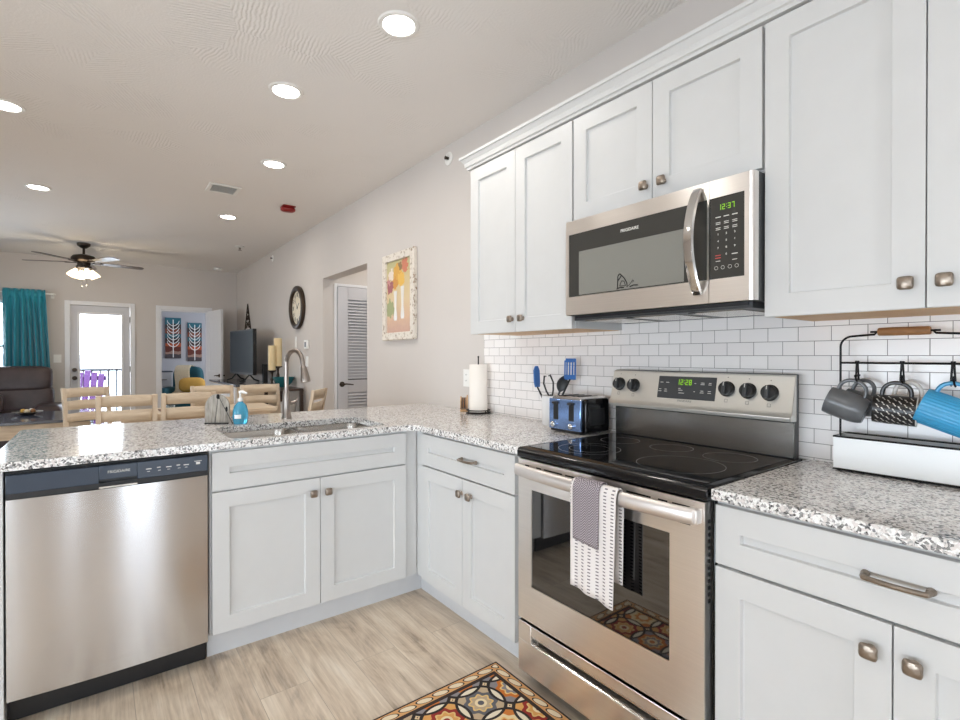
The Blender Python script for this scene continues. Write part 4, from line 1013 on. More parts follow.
def slotted(m, tip, d, root, mat):
    side = d.cross(R_).normalized(); nrm = d.cross(side).normalized()
    def bar(a0, a1, b0, b1): m.obox(tip+side*(a0+a1)/2+d*(b0+b1)/2, side, d, nrm, (a1-a0)/2, (b1-b0)/2, .002)
    for a in (-.038, -.02, -.002, .016, ): bar(a*.75, a*.75+.008, .018, .085)
    bar(.0225, .030, .0, .092); bar(-.0285, .024, .083, .102); bar(-.0285, .0255, -.004, .02); m.build('head', mat, root, bevel=.0015)
zb = ZC+.02
utensil('spatula', 'blue silicone spatula leaning left in the crock', (-.09, 1.85, zb), (-.10, 1.962, 1.108), flat_head([(-.018, -.004), (.014, -.004), (.021, .02), (.021, .085), (.008, .108), (-.010, .108), (-.021, .085), (-.021, .02)], .005, .75), 'blue_sil', 'black', hd=(0, .06, 1))
utensil('slotted_turner', 'blue slotted turner leaning right in the crock', (-.085, 1.88, zb), (-.085, 1.742, 1.155), slotted, 'blue_sil', 'black', hd=(0, -.02, 1))
def bowlhead(m, tip, d, root, mat):
    side = d.cross(R_).normalized(); nrm = d.cross(side).normalized()
    V = []
    for j in range(9):
        t = j/8; wd = .027*math.sin(PI*(t*.93+.035))**.7
        V.append([m.v(tip+d*(-.004+.088*t)+side*wd*s_-nrm*(.012*(1-s_*s_)*math.sin(PI*t))) for s_ in (-1, -.6, -.2, .2, .6, 1)])
    for A, B in zip(V, V[1:]):
        for k in range(5): m._f([A[k], A[k+1], B[k+1], B[k]])
    m.build('head', mat, root, solid=.0025)
utensil('serving_spoon', 'dark grey serving spoon standing in the middle of the crock', (-.10, 1.87, zb), (-.10, 1.797, 1.093), bowlhead, 'charcoal', 'charcoal')
def loops(m, tip, d, root, mat):
    side = d.cross(R_).normalized()
    for k in (-.5, .5):
        m.tube([tip-d*.03, tip+side*k*.036+d*.02, tip+side*k*.05+d*.06, tip+side*k*.03+d*.1, tip+side*k*.012+d*.095], .0045, 8)
    m.build('head', mat, root)
utensil('tongs', 'black tongs standing in the crock beside the blue spatula', (-.07, 1.86, zb), (-.085, 1.878, 1.07), loops, 'black', 'black')
# paper towel on its stand
o = (-.085, 2.50, ZC); ps = thing('paper_towel_stand', 'black wire paper towel stand in the corner by the outlet', 'stand', o)
m = MB(o); ring_pts = [(o[0]+.072*math.cos(t), o[1]+.072*math.sin(t), ZC+.005) for t in (2*PI*k/28 for k in range(28))]
m.tube(ring_pts, .004, 8, True); m.tube([(o[0]-.072, o[1], ZC+.004), (o[0]+.072, o[1], ZC+.004)], .0035, 8); m.tube([(o[0], o[1]-.072, ZC+.004), (o[0], o[1]+.072, ZC+.004)], .0035, 8)
ring2 = [(o[0]+.072*math.cos(t), o[1]+.072*math.sin(t), ZC+.022) for t in (2*PI*k/28 for k in range(28))]
m.tube(ring2, .003, 8, True)
for k in range(0, 28, 7): m.tube([ring_pts[k], ring2[k]], .003, 6)
m.build('base', 'iron', ps)
m = MB(o); m.tube([(o[0], o[1], ZC+.004), (o[0], o[1], 1.262)], .0042, 8); m.blob((o[0], o[1], 1.264), .006, .006, .006); m.build('rod', 'iron', ps)
pr = MB(o).lathe([(.018, ZC+.012), (.054, ZC+.0115), (.056, ZC+.014), (.056, 1.214), (.054, 1.217), (.018, 1.2165)], (o[0], o[1], 0), 36)
o2 = MB((0, 0, 0)); pr.bm.free() if False else None
q = pr.build('paper_towel_roll', 'paper', loc=o); tag(q, 'roll of white paper towel on the black wire stand', 'paper towel')
# coaster holder
o = (-.075, 2.665, ZC); rz_ = math.atan2(-.6, .8); co_ = thing('coaster_holder', 'small rounded tan wood holder beside the paper towel', 'holder', o, rz_)
def disc(m, x, r, th, z): m.lathe([(0, 0), (r, 0), (r, th), (0, th)], (x, 0, z), 20, (1, 0, 0), (0, 1, 0))
m = MB(); m.box(-.026, .026, -.04, .04, 0, .012); m.build('base', 'tan_wood', co_, bevel=.002)
m = MB(); disc(m, .016, .046, .007, .058); m.build('back_plate', 'tan_wood', co_)
m = MB(); disc(m, -.024, .042, .007, .054); m.build('front_plate', 'tan_wood', co_)
for i in range(4):
    q = MB().lathe([(0, 0), (.036, 0), (.036, .006), (0, .006)], (-.016+i*.0079, 0, 0), 20, (1, 0, 0), (0, 1, 0)).build('coaster', 'dark_wood' if i % 2 == 0 else 'handle_wood'); q.location = (o[0], o[1], ZC+.052); q.rotation_euler = (0, 0, rz_)
    tag(q, 'round brown coaster standing in the tan holder', 'coaster', 'coasters in the tan holder')
# outlets and switches
def plate(name, label, P, h, w_, kind, cat):
    o = P(0, 0, 0); t = thing(name, label, cat, o); m = MB(o)
    def bx(a0, a1, b0, b1, d0, d1, mm):
        A, B = P(a0, d0, b0), P(a1, d1, b1); mm.box(min(A[0], B[0]), max(A[0], B[0]), min(A[1], B[1]), max(A[1], B[1]), min(A[2], B[2]), max(A[2], B[2]))
    bx(-w_/2, w_/2, -h/2, h/2, .0005, .006, m); m.build('cover_plate', 'plastic_white', t, bevel=.0015)
    if kind == 'outlet':
        for b in (-.02, .02):
            m = MB(o); bx(-.016, .016, b-.014, b+.014, .006, .0075, m); r = m.build('socket', 'plastic_white', t, bevel=.001)
            m = MB(o)
            for a in (-.006, .006): bx(a-.0012, a+.0012, b-.002, b+.007, .0075, .0078, m)
            m.build('pin_slots', 'black', r)
    elif kind == 'switch':
        m = MB(o); bx(-.016, .016, -.033, .033, .006, .0095, m); m.build('rocker', 'plastic_white', t, bevel=.001)
    return t
RW = lambda y, z: (lambda a, d, b: (-d, y+a, z+b))
FW = lambda x, z: (lambda a, d, b: (x+a, YF-d, z+b))
plate('wall_outlet', 'white outlet on the greige wall behind the paper towel', RW(2.738, 1.123), .115, .07, 'outlet', 'outlet')
plate('light_switch', 'white light switch below the thermostat', RW(5.955, 1.205), .12, .075, 'switch', 'switch')
plate('light_switch', 'white light switch left of the balcony door', FW(-2.447, 1.232), .12, .09, 'switch', 'switch')
plate('wall_plate', 'small grey white plate on the wall between clock and faucet', RW(6.38, 1.43), .16, .06, 'blank', 'plate')
o = (-.001, 5.95, 1.406); th = thing('thermostat', 'white thermostat with dark screen beside the clock', 'thermostat', o)
MB(o).box(-.024, -.001, 5.89, 6.01, 1.355, 1.457).build('housing', 'plastic_white', th, bevel=.004); MB(o).box(-.0255, -.0235, 5.935, 5.985, 1.375, 1.435).build('screen', 'charcoal', th)
# sprinklers, alarm, vent, detectors
def side_sprinkler(label, y, z):
    o = (0, y, z); t = thing('wall_sprinkler', label, 'sprinkler', o)
    MB(o).lathe([(.046, .0005), (.046, .004), (.036, .008), (.02, .009), (.02, .004)], o, 24, (-1, 0, 0), (0, 0, 1)).build('escutcheon', 'plastic_white', t)
    m = MB(o); m.cyl((-.003, y, z), (-.018, y, z), .010, n=12); m.tube([(-.015, y-.012, z), (-.028, y, z)], .003, 6); m.tube([(-.015, y+.012, z), (-.028, y, z)], .003, 6); m.lathe([(.013, 0), (.013, .003), (0, .003)], (-.027, y, z), 14, (-1, 0, 0), (0, 0, 1)); m.build('head', 'bronze', t)
side_sprinkler('white sidewall sprinkler high on the wall left of the wall cabinets', 2.955, 2.648)
side_sprinkler('small sidewall sprinkler high above the wall clock', 7.43, 2.647)
o = (-.44, 7.369, CEIL); t = thing('ceiling_sprinkler', 'small pendant sprinkler on the ceiling, near side of the round detector', 'sprinkler', o)
MB(o).lathe([(.06, -.0005), (.06, -.006), (.04, -.016), (.015, -.018)], (o[0], o[1], CEIL), 22).build('escutcheon', 'plastic_white', t)
m = MB(o); m.cyl((o[0], o[1], CEIL-.004), (o[0], o[1], CEIL-.04), .011, n=12); m.lathe([(.022, -.05), (.022, -.054), (0, -.055)], (o[0], o[1], CEIL), 16); m.tube([(o[0]-.014, o[1], CEIL-.03), (o[0], o[1], CEIL-.052), (o[0]+.014, o[1], CEIL-.03)], .003, 6); m.build('head', 'nickel', t)
o = (-.361, 9.40, CEIL); q = MB(o).lathe([(.065, -.0005), (.066, -.018), (.058, -.033), (.03, -.036), (0, -.036)], o, 28).build('smoke_detector', 'plastic_white', loc=o); tag(q, 'round white smoke detector on the ceiling near the far wall', 'detector')
o = (-.462, 5.125, CEIL); t = thing('fire_alarm', 'dark red fire alarm strobe on the ceiling', 'alarm', o)
MB(o).box(-.522, -.402, 5.065, 5.185, CEIL-.012, CEIL-.0005).build('base_plate', 'red', t, bevel=.004)
MB(o).blob((-.462, 5.125, CEIL-.03), .07, .05, .026, p=.7).build('housing', 'red', t)
o = (-1.075, 4.92, CEIL); t = thing('ceiling_vent', 'white square ceiling vent with dark louvers', 'vent', o); h_ = .125
m = MB(o)
for a, b, c, d in ((-h_, -h_+.03, -h_, h_), (h_-.03, h_, -h_, h_), (-h_+.03, h_-.03, -h_, -h_+.03), (-h_+.03, h_-.03, h_-.03, h_)): m.box(o[0]+a, o[0]+b, o[1]+c, o[1]+d, CEIL-.012, CEIL-.0005)
m.build('frame', 'plastic_white', t, bevel=.002)
MB(o).box(o[0]-.095, o[0]+.095, o[1]-.095, o[1]+.095, CEIL-.003, CEIL-.0006).build('duct', 'charcoal', t)
m = MB(o)
for k in range(7): m.obox((o[0], o[1]-.082+k*.027, CEIL-.0085), (1, 0, 0), (0, .8, .6), (0, -.6, .8), .095, .009, .001)
m.build('louvers', 'plastic_white', t)
# recessed downlights
def downlight(x, y, label, zc=CEIL):
    CEIL = zc; o = (x, y, CEIL); t = thing('ceiling_light', label, 'light', o, group='recessed ceiling lights')
    MB(o).lathe([(.068, -.004), (.072, -.009), (.088, -.007), (.093, -.0005), (.068, -.0005)], o, 36).build('trim_ring', 'bulb_white', t)
    MB(o).lathe([(0, -.0065), (.05, -.0065), (.068, -.005), (.068, -.0015), (0, -.0015)], o, 36).build('lens', 'lens', t)
    l = bpy.data.lights.new('downlight', 'AREA'); l.shape = 'DISK'; l.size = .13; l.energy = W_DOWN; l.color = (1, .945, .87); l.cycles.max_bounces = 64
    lo = bpy.data.objects.new('downlight', l); COL.objects.link(lo); lo.parent = t; lo.location = (0, 0, -.0105)
for x, y, s_ in ((-.882, 2.03, 'round recessed light nearest the wall cabinets'), (-1.117, 2.907, 'round recessed light over the sink, second from the cabinets'), (-.876, 4.059, 'round recessed light nearest before the square vent'),
                 (-.862, 5.875, 'round recessed light just beyond the square vent'), (-2.386, 4.068, 'round recessed light farthest from the wall cabinets, nearer the viewer'), (-2.371, 5.854, 'round recessed light nearest the ceiling fan')): downlight(x, y, s_)
for x, y, s_ in ((-2.4, 2.0, 'added recessed light above the dishwasher end, out of view'), (-2.4, .2, 'added recessed light above the camera, out of view'), (-1.0, -1.3, 'added recessed light behind the camera, out of view')): downlight(x, y, s_)  # unseen lamps added to light the kitchen
downlight(.62, 4.86, 'added recessed light in the hallway ceiling', 2.6)  # unseen lamp added to brighten the hall

# ------------------------------------------------------------------ mug rack with its tray
o = (-.08, .445, ZC); mr = thing('mug_rack', 'black wire mug rack with wooden handle and white enamel tray', 'rack', o)
rx0, rx1, ry0, ry1, rz = -.13, -.03, .285, .605, 1.0205
m = MB(o); tt = .0025
m.box(rx0, rx0+tt, ry0, ry1, ZC+.006, rz); m.box(rx1-tt, rx1, ry0, ry1, ZC+.006, rz); m.box(rx0+tt, rx1-tt, ry0, ry0+tt, ZC+.006, rz); m.box(rx0+tt, rx1-tt, ry1-tt, ry1, ZC+.006, rz); m.box(rx0, rx1, ry0, ry1, ZC+.004, ZC+.006)
m.build('tray', 'enamel', mr)
m = MB(o)
for z in (rz, ZC+.006): m.tube([(rx0, ry0, z), (rx0, ry1, z), (rx1, ry1, z), (rx1, ry0, z)], .0028, 8, True)
for x in (rx0+.012, rx1-.012):
    for y in (ry0+.012, ry1-.012): m.blob((x, y, ZC+.003), .007, .007, .003)
m.build('tray_rim', 'iron', mr)
m = MB(o); px = -.08; ya, yb = .602, .288; rr = .032; zt = 1.33
path = [(px, ya, ZC+.006), (px, ya, zt-rr)]+[(px, ya-rr+rr*math.cos(t), zt-rr+rr*math.sin(t)) for t in (PI/2*k/7 for k in range(1, 8))]+[(px, .515, zt+.004), (px, .51, zt+.011)]
m.tube(path, .0032, 8); path2 = [(x, .89-y, z) for x, y, z in path]; m.tube(path2, .0032, 8); m.tube([(px, .525, zt+.0115), (px, .365, zt+.0115)], .003, 8)
m.tube([(px, ya, 1.2475), (px, yb, 1.2475)], .0032, 8); m.build('wire_arch', 'iron', mr)
HK = (.558, .449, .339)
for y in HK:
    for sg in (-1, 1):
        x0 = px+sg*.0035
        m = MB(o); m.tube([(x0-sg*.006, y+sg*.003, 1.252), (x0, y+sg*.003, 1.2525), (x0+sg*.002, y+sg*.003, 1.245), (px+sg*.008, y+sg*.006, 1.195), (px+sg*.022, y+sg*.008, 1.186), (px+sg*.036, y+sg*.008, 1.194), (px+sg*.042, y+sg*.008, 1.206)], .0026, 7)
        m.blob((px+sg*.042, y+sg*.008, 1.208), .0045, .0045, .0045); m.build('hook', 'iron', mr)
MB(o).lathe([(0, 0), (.0105, 0), (.012, .003), (.0125, .03), (.0122, .06), (.0125, .09), (.012, .117), (.0105, .12), (0, .12)], (px, .386, zt+.0115), 18, (0, 1, 0)).build('wood_grip', 'handle_wood', mr)

def mug(label, mat, loc, axis, hdir, r, h, bellied=0., rim=None, inner=None, grooves=0):
    """loc: top inside of the handle, where the hook carries it; axis: from base to rim; hdir: from body to handle"""
    A = Vector(axis).normalized(); H = Vector(hdir); H = (H-A*H.dot(A)).normalized(); L = Vector(loc)
    c = L-H*(r+.036)-A*(h*.5)            # centre of the base
    root = thing('mug', label, 'mug', tuple(L)); o = L
    m = MB(o); pr = []
    K = 14
    for k in range(K+1):
        t = k/K; rad = r*(1-bellied*(2*t-1)**4*.5-(.16*(1-t)**6 if bellied else .03*(1-t)**8)); pr.append((rad, h*t))
    prof = [(0, 0), (pr[0][0]*.8, 0)]+pr+[(pr[-1][0]-.0035, h+.001)]+[(max(.002, q-.004), max(.006, z)) for q, z in reversed(pr)]+[(0, .006)]
    if grooves:
        w_ = A; a = H; b = w_.cross(a); N = grooves*4; rings = []
        for q, z in prof:
            rr_ = []
            for k in range(N):
                t = 2*PI*k/N; rg_ = q*(1+.018*math.cos(k*PI/2)) if z < h*.93 and q > r*.7 else q
                rr_.append(m.v(c+w_*z+(a*math.cos(t)+b*math.sin(t))*max(rg_, .0005)))
            rings.append(rr_)
        for A_, B_ in zip(rings, rings[1:]):
            for k in range(N): m._f([A_[k], A_[(k+1) % N], B_[(k+1) % N], B_[k]])
    else: m.lathe(prof, c, 40, A, H)
    body = m.build('body', mat, root, smooth=50)
    if rim: MB(o).tube([c+A*(h+.0005)+(H*math.cos(t)+A.cross(H)*math.sin(t))*(pr[-1][0]-.0018) for t in (2*PI*k/40 for k in range(40))], .0024, 8, True).build('rim', rim, root)
    m = MB(o); pts = []
    for k in range(15):
        t = -PI/2+PI*k/14; pts.append(c+A*(h*.52+h*.34*math.sin(t))+H*(r*.93+.04*max(0, math.cos(t))**.7))
    m.tube(pts, .0056, 10, up=tuple(A.cross(H)), flat=1.35); m.build('handle', mat, root)
    return root, c, A, H
zl = 1.186+.004
# front row (room side of the wire) and the two behind
mug('grey mug hanging tilted in front at the far end of the rack', 'mug_grey', (px-.024, .551, zl), (-.12, .92, .34), (.0, -.3, 1), .044, .104, .12)
g2 = mug('grey mug hanging behind the tilted grey one, against the tile', 'mug_grey', (px+.024, .538, zl), (.0, .95, .3), (.0, -.2, 1), .035, .08, .1)
bm_, bc, bA, bH = mug('black mug with white lettering, middle of the rack', 'mug_black', (px-.024, .456, zl), (.16, -1, -.06), (.0, -.05, 1), .042, .098, 0, rim='mug_white')
mug('white mug hanging behind the black one, against the tile', 'mug_white', (px+.024, .441, zl), (.1, -1, -.05), (-.05, .0, 1), .038, .09, .05)
mug('sky blue ribbed mug hanging tilted at the near end of the rack', 'mug_blue', (px-.024, .316, zl), (-.08, .92, .36), (.0, -.3, 1), .049, .115, .0, grooves=34)
# rows of short white strokes on the black mug
m = MB(bm_.location); b2 = bA.cross(bH)
for i in range(7):
    for k in range(16):
        t = 2*PI*k/16+i*.21; z0 = .012+i*.0125
        if abs((t+PI) % (2*PI)-PI) < .35: continue
        for w0, w1 in ((0, .12), (.15, .22)):
            m._f([m.v(bc+bA*(z0+.0035*q+(w-.1)*.03)+(bH*math.cos(t+w)+b2*math.sin(t+w))*.0432) for w, q in ((w0, -.5), (w1, -.5), (w1, .5), (w0, .5))])
part_label(m.build('lettering', 'mark', bm_), 'rows of small white print')

# ------------------------------------------------------------------ wall decor
o = (-.001, 3.66, 1.40); pc = thing('framed_picture', 'tall flower painting in a whitewashed frame on the wall', 'picture', o)
m = MB(o); y0, y1, z0, z1 = 3.39, 3.93, 1.40, 2.11; f_ = .062
for a, b, c, d in ((y0, y0+f_, z0, z1), (y1-f_, y1, z0, z1), (y0+f_, y1-f_, z0, z0+f_), (y0+f_, y1-f_, z1-f_, z1)): m.box(-.034, -.001, a, b, c, d)
t_ = NT('distressed frame paint'); g = t_.noise(scale=28, detail=6, rough=.7); MAT['distressed'] = t_.set(t_.ramp(g, [(.36, C(150, 128, 104)), (.46, C(222, 214, 202)), (.8, C(232, 226, 216))]), .7)
m.build('frame', 'distressed', pc, bevel=.005)
MB((-.02, 3.66, 1.462)).box(-.016, -.006, y0+f_, y1-f_, z0+f_, z1-f_).build('canvas', 'painting', pc, loc=(-.019, 0, .062))
m = MB(o)
for yc, zb_, h_ in ((3.72, 1.56, .24), (3.60, 1.57, .26)):
    pr = [(.022, 0), (.03, .02), (.016, .1), (.022, .2), (.03, .24)]
    for (r0, a), (r1, b) in zip(pr, pr[1:]):
        m._f([m.v(-.0166, yc-r0, zb_+a*h_/.24), m.v(-.0166, yc+r0, zb_+a*h_/.24), m.v(-.0166, yc+r1, zb_+b*h_/.24), m.v(-.0166, yc-r1, zb_+b*h_/.24)])
part_label(m.build('painted_vases', 'mug_white', pc), 'two pale painted vases')
o = (-.001, 6.279, 1.862); ckk = thing('wall_clock', 'round wall clock with dark bronze rim and ivory face', 'clock', o)
A_ = dict(axis=(-1, 0, 0), ref=(0, 0, 1))
MB(o).lathe([(.262, 0), (.268, .02), (.262, .04), (.235, .05), (.215, .044), (.205, .03), (.205, .012)], o, 48, **A_).build('rim', 'bronze', ckk)
MB(o).lathe([(0, .014), (.207, .014), (.207, .0), (0, 0)], o, 48, **A_).build('face', 'clock_face', ckk)
m = MB(o); sh = Vector((-.0152, 0, 0))
def bar_on(t, r0, r1, w_):
    e = Vector((0, -math.sin(t), math.cos(t))); s_ = Vector((0, math.cos(t), math.sin(t))); q = Vector(o)+sh
    m._f([m.v(q+e*r0-s_*w_), m.v(q+e*r0+s_*w_), m.v(q+e*r1+s_*w_), m.v(q+e*r1-s_*w_)])
for k in range(12):
    for dk in ((-.08, .08) if k % 3 else (-.11, 0, .11)): bar_on(2*PI*k/12+dk, .135, .185, .006)
m.build('numeral_strokes', 'iron', ckk)
sh = Vector((-.018, 0, 0)); m = MB(o); bar_on(.95, -.02, .09, .006); bar_on(5.6, -.03, .14, .0045); m.lathe([(.012, .014), (.012, .019), (0, .019)], o, 16, **A_); m.build('hands', 'iron', ckk)
# scroll ornament above the television
o = (-.004, 8.88, 1.70); sw = MB(o)
def P3(a, b): return (-.012, 8.88-a, 1.70+b)
def scroll(c, r0, turns, a0, sg=1): return [P3(c[0]+(r0*(1-.75*k/24))*math.cos(a0+sg*turns*2*PI*k/24), c[1]+(r0*(1-.75*k/24))*math.sin(a0+sg*turns*2*PI*k/24)) for k in range(25)]
sw.tube([P3(-.2, 0), P3(-.12, .16), P3(-.04, .33), P3(0, .42), P3(.04, .33), P3(.12, .16), P3(.2, 0)], .009, 6); sw.tube([P3(-.2, 0), P3(.2, 0)], .009, 6)
for c, r, t0, s1 in (((-.09, .07), .07, 0, 1), ((.09, .07), .07, PI, -1), ((-.045, .19), .05, 0, 1), ((.045, .19), .05, PI, -1), ((0, .29), .04, 0, 1)): sw.tube(scroll(c, r, 1.25, t0, s1), .007, 6)
tag(sw.build('scroll_ornament', 'bronze', loc=o), 'pointed dark metal scroll ornament on the wall above the television', 'ornament')

# ------------------------------------------------------------------ dining table and chairs
def make_chair(label, loc, rz, group=None):
    """faces local +y; origin on the floor under the seat centre"""
    t = thing('dining_chair', label, 'chair', loc, rz, group); W, D_ = .42, .40
    m = MB(); m.prism(with_radius([(-W/2, D_/2), (-W/2+.02, -D_/2), (W/2-.02, -D_/2), (W/2, D_/2)], [.03]*4, 4), 'z', .435, .46); m.build('seat', 'whitewash', t, bevel=.006)
    m = MB(); m.box(-W/2+.03, W/2-.03, D_/2-.05, D_/2-.03, .375, .435); m.box(-W/2+.03, -W/2+.05, -D_/2+.03, D_/2-.05, .375, .435); m.box(W/2-.05, W/2-.03, -D_/2+.03, D_/2-.05, .375, .435); m.box(-W/2+.05, W/2-.05, -D_/2+.02, -D_/2+.04, .375, .435); m.build('apron', 'whitewash', t)
    for sx in (-1, 1):
        m = MB(); m.tube([(sx*(W/2-.035), D_/2-.04, 0), (sx*(W/2-.035), D_/2-.04, .436)], [.016, .022], 8); m.build('front_leg', 'whitewash_v', t)
        x = sx*(W/2-.018)
        m = MB(); pts = [(x, -D_/2+.0, 0), (x, -D_/2-.01, .45), (x, -D_/2-.035, .70), (x, -D_/2-.08, .945)]
        for p0, p1 in zip(pts, pts[1:]): m.beam(p0, p1, .036, .03, up=(0, 1, 0))
        m.build('back_post', 'whitewash_v', t, bevel=.003)
    for z0, z1 in ((.852, .940), (.728, .815), (.61, .69)):
        m = MB()
        def f(u, v, z0=z0, z1=z1):
            a = (u-.5)*(W-.05); z = z0+(z1-z0)*v+(.006*(1-(2*u-1)**2) if v == 1 else 0); y = -D_/2-.035-(z-.70)*.184-.022*(1-(2*u-1)**2)+.008
            return (a, y, z)
        m.grid(f, 10, 1); m.build('back_slat', 'whitewash', t, solid=.016)
    m = MB(); m.beam((-W/2+.035, D_/2-.04, .2), (-W/2+.02, -D_/2, .2), .02, .02); m.beam((W/2-.035, D_/2-.04, .2), (W/2-.02, -D_/2, .2), .02, .02); m.beam((-W/2+.03, 0, .2), (W/2-.03, 0, .2), .02, .02); m.build('stretcher', 'whitewash', t)
    return t
def back_at(x, y, rz):   # seat centre for a chair whose back rail is at x, y
    return (x-math.sin(rz)*.27, y+math.cos(rz)*.27, 0)
ch = make_chair('whitewashed dining chair with its back to the peninsula, the one nearer the balcony door', back_at(-1.766, 5.1, 0), 0, 'dining chairs')
clone(ch, 'whitewashed dining chair with its back to the peninsula, behind the napkin holder', back_at(-1.318, 5.12, 0))
clone(ch, 'whitewashed dining chair across the table, in front of the bedroom doorway', back_at(-.965, 6.18, PI), PI)
clone(ch, 'whitewashed dining chair across the table, in front of the low media chest', back_at(-.485, 6.12, PI), PI)
clone(ch, 'whitewashed dining chair turned askew beside the coffee table', back_at(-2.06, 6.6, PI+.42), PI+.42)
clone(ch, 'whitewashed dining chair standing near the louvered door', back_at(-.235, 4.90, .93), .93)
o = (-1.15, 5.65, 0); dt = thing('dining_table', 'whitewashed wooden dining table behind the peninsula', 'table', o)
MB(o).box(-1.85, -.50, 5.36, 5.94, .715, .75).build('tabletop', 'whitewash', dt, bevel=.005)
MB(o).box(-1.79, -.56, 5.41, 5.89, .63, .715).build('apron', 'whitewash', dt)
for x in (-1.543, -.725): MB(o).lathe([(.055, 0), (.055, .02), (.03, .05), (.028, .2), (.024, .3), (.028, .5), (.04, .6), (.04, .64)], (x, 5.625, 0), 14).build('leg', 'whitewash_v', dt)
o = (-1.22, 5.66, .7503); wt = MB(o).box(-1.5, -.94, 5.57, 5.77, .7503, .756).build('table_runner', 'wicker', loc=o); tag(wt, 'brown woven runner lying along the dining table', 'runner')
o = (-1.42, 5.5, .7503); q = MB(o).lathe([(0, 0), (.03, 0), (.036, .06), (.034, .06), (.028, .004), (0, .004)], o, 20).build('drinking_glass', 'clear', loc=o); tag(q, 'small clear tumbler on the dining table', 'glass')

# ------------------------------------------------------------------ media chest, television, buffet
o = (-.33, 7.95, 0); mc = thing('media_chest', 'low white media chest with dark top along the wall', 'chest', o)
MB(o).box(-.57, -.03, 6.98, 8.92, .875, .90).build('top', 'dark_top', mc, bevel=.004)
MB(o).box(-.55, -.04, 7.0, 8.9, .08, .875).build('body', 'whitewash', mc)
MB(o).box(-.53, -.06, 7.03, 8.87, 0, .08).build('plinth', 'dark_wood', mc)
for k in range(3):
    ya = 7.02+k*.626; d = MB(o).shaker(lambda a, b, d: (-.569+d, a, b), ya, ya+.61, .10, .86, .07).build('door', 'white_paint', mc)
    MB(o).lathe([(.014, 0), (.012, .02), (0, .022)], (-.569, ya+.55, .55), 12, (-1, 0, 0), (0, 0, 1)).build('knob', 'bronze', d)
o = (-.30, 7.9, .9005); tv = thing('television', 'flat screen television on the media chest', 'television', o, math.radians(4))
MB().box(-.02, .03, -.55, .55, .105, .745).build('casing', 'black', tv, bevel=.004); MB().box(-.0225, -.02, -.53, .53, .135, .725).build('screen', 'screen', tv)
m = MB()
for y in (-.32, .32):
    for sx in (-1, 1): m.tube([(.005, y, .11), (.005+sx*.06, y+.0, .04), (.005+sx*.13, y, .0125)], .011, 8)
m.build('stand_feet', 'black', tv)
o = (-.14, 7.30, .9005); q = MB(o).box(-.17, -.11, 7.265, 7.335, .9005, 1.16).build('speaker', 'black', loc=o, bevel=.006); tag(q, 'small upright black speaker beside the television', 'speaker')
def candle(label, x, y, zc, zt_, r=.05):
    o = (x, y, .8885); t = thing('candle_holder', label+' holder', 'candle holder', o)
    m = MB(o); m.lathe([(0, .8885), (.04, .8885), (.04, .898), (.02, .91), (.012, .94), (.022, zc-.12), (.012, zc-.08), (.016, zc-.03), (.055, zc-.012), (.055, zc-.002), (0, zc-.002)], (x, y, 0), 18); m.build('stand', 'bronze', t)
    oo = (x, y, zc-.0015); q = MB(oo).lathe([(0, zc-.0015), (r, zc-.0015), (r, zt_), (r*.8, zt_+.004), (r*.6, zt_-.006), (0, zt_-.006)], (x, y, 0), 22).build('candle', 'candle', loc=oo); return q
tag(candle('tall turned dark candle', -.115, 6.76, 1.14, 1.495), 'taller ivory pillar candle on a dark holder', 'candle')
tag(candle('shorter turned dark candle', -.20, 6.72, 1.09, 1.40, .045), 'shorter ivory pillar candle on a dark holder', 'candle')
o = (-.2, 6.4, 0); bf = thing('side_table', 'narrow dark wood side table with a shelf, against the wall', 'table', o)
MB(o).box(-.262, -.03, 6.0, 6.85, .86, .888).build('top', 'dark_wood', bf, bevel=.003)
MB(o).box(-.25, -.045, 6.03, 6.82, .50, .52).build('shelf', 'dark_wood', bf)
for x in (-.242, -.05):
    for y in (6.02, 6.83): MB(o).box(x-.018, x+.018, y-.018, y+.018, 0, .86).build('leg', 'dark_wood', bf)
o = (-.15, 6.2, .5205); q = MB(o).lathe([(.0, 0), (.075, 0), (.095, .2), (.09, .2), (.07, .008), (0, .008)], o, 24).build('basket', 'shelfbox', loc=o); tag(q, 'white basket on the shelf of the dark side table', 'basket')
o = (-.13, 6.46, .8885); q = MB(o).lathe([(0, 0), (.055, 0), (.058, .008), (.10, .05), (.132, .12), (.127, .12), (.095, .054), (.05, .014), (0, .012)], o, 32).build('bowl', 'sky_teal', loc=o); tag(q, 'teal glazed bowl on the dark side table', 'bowl')

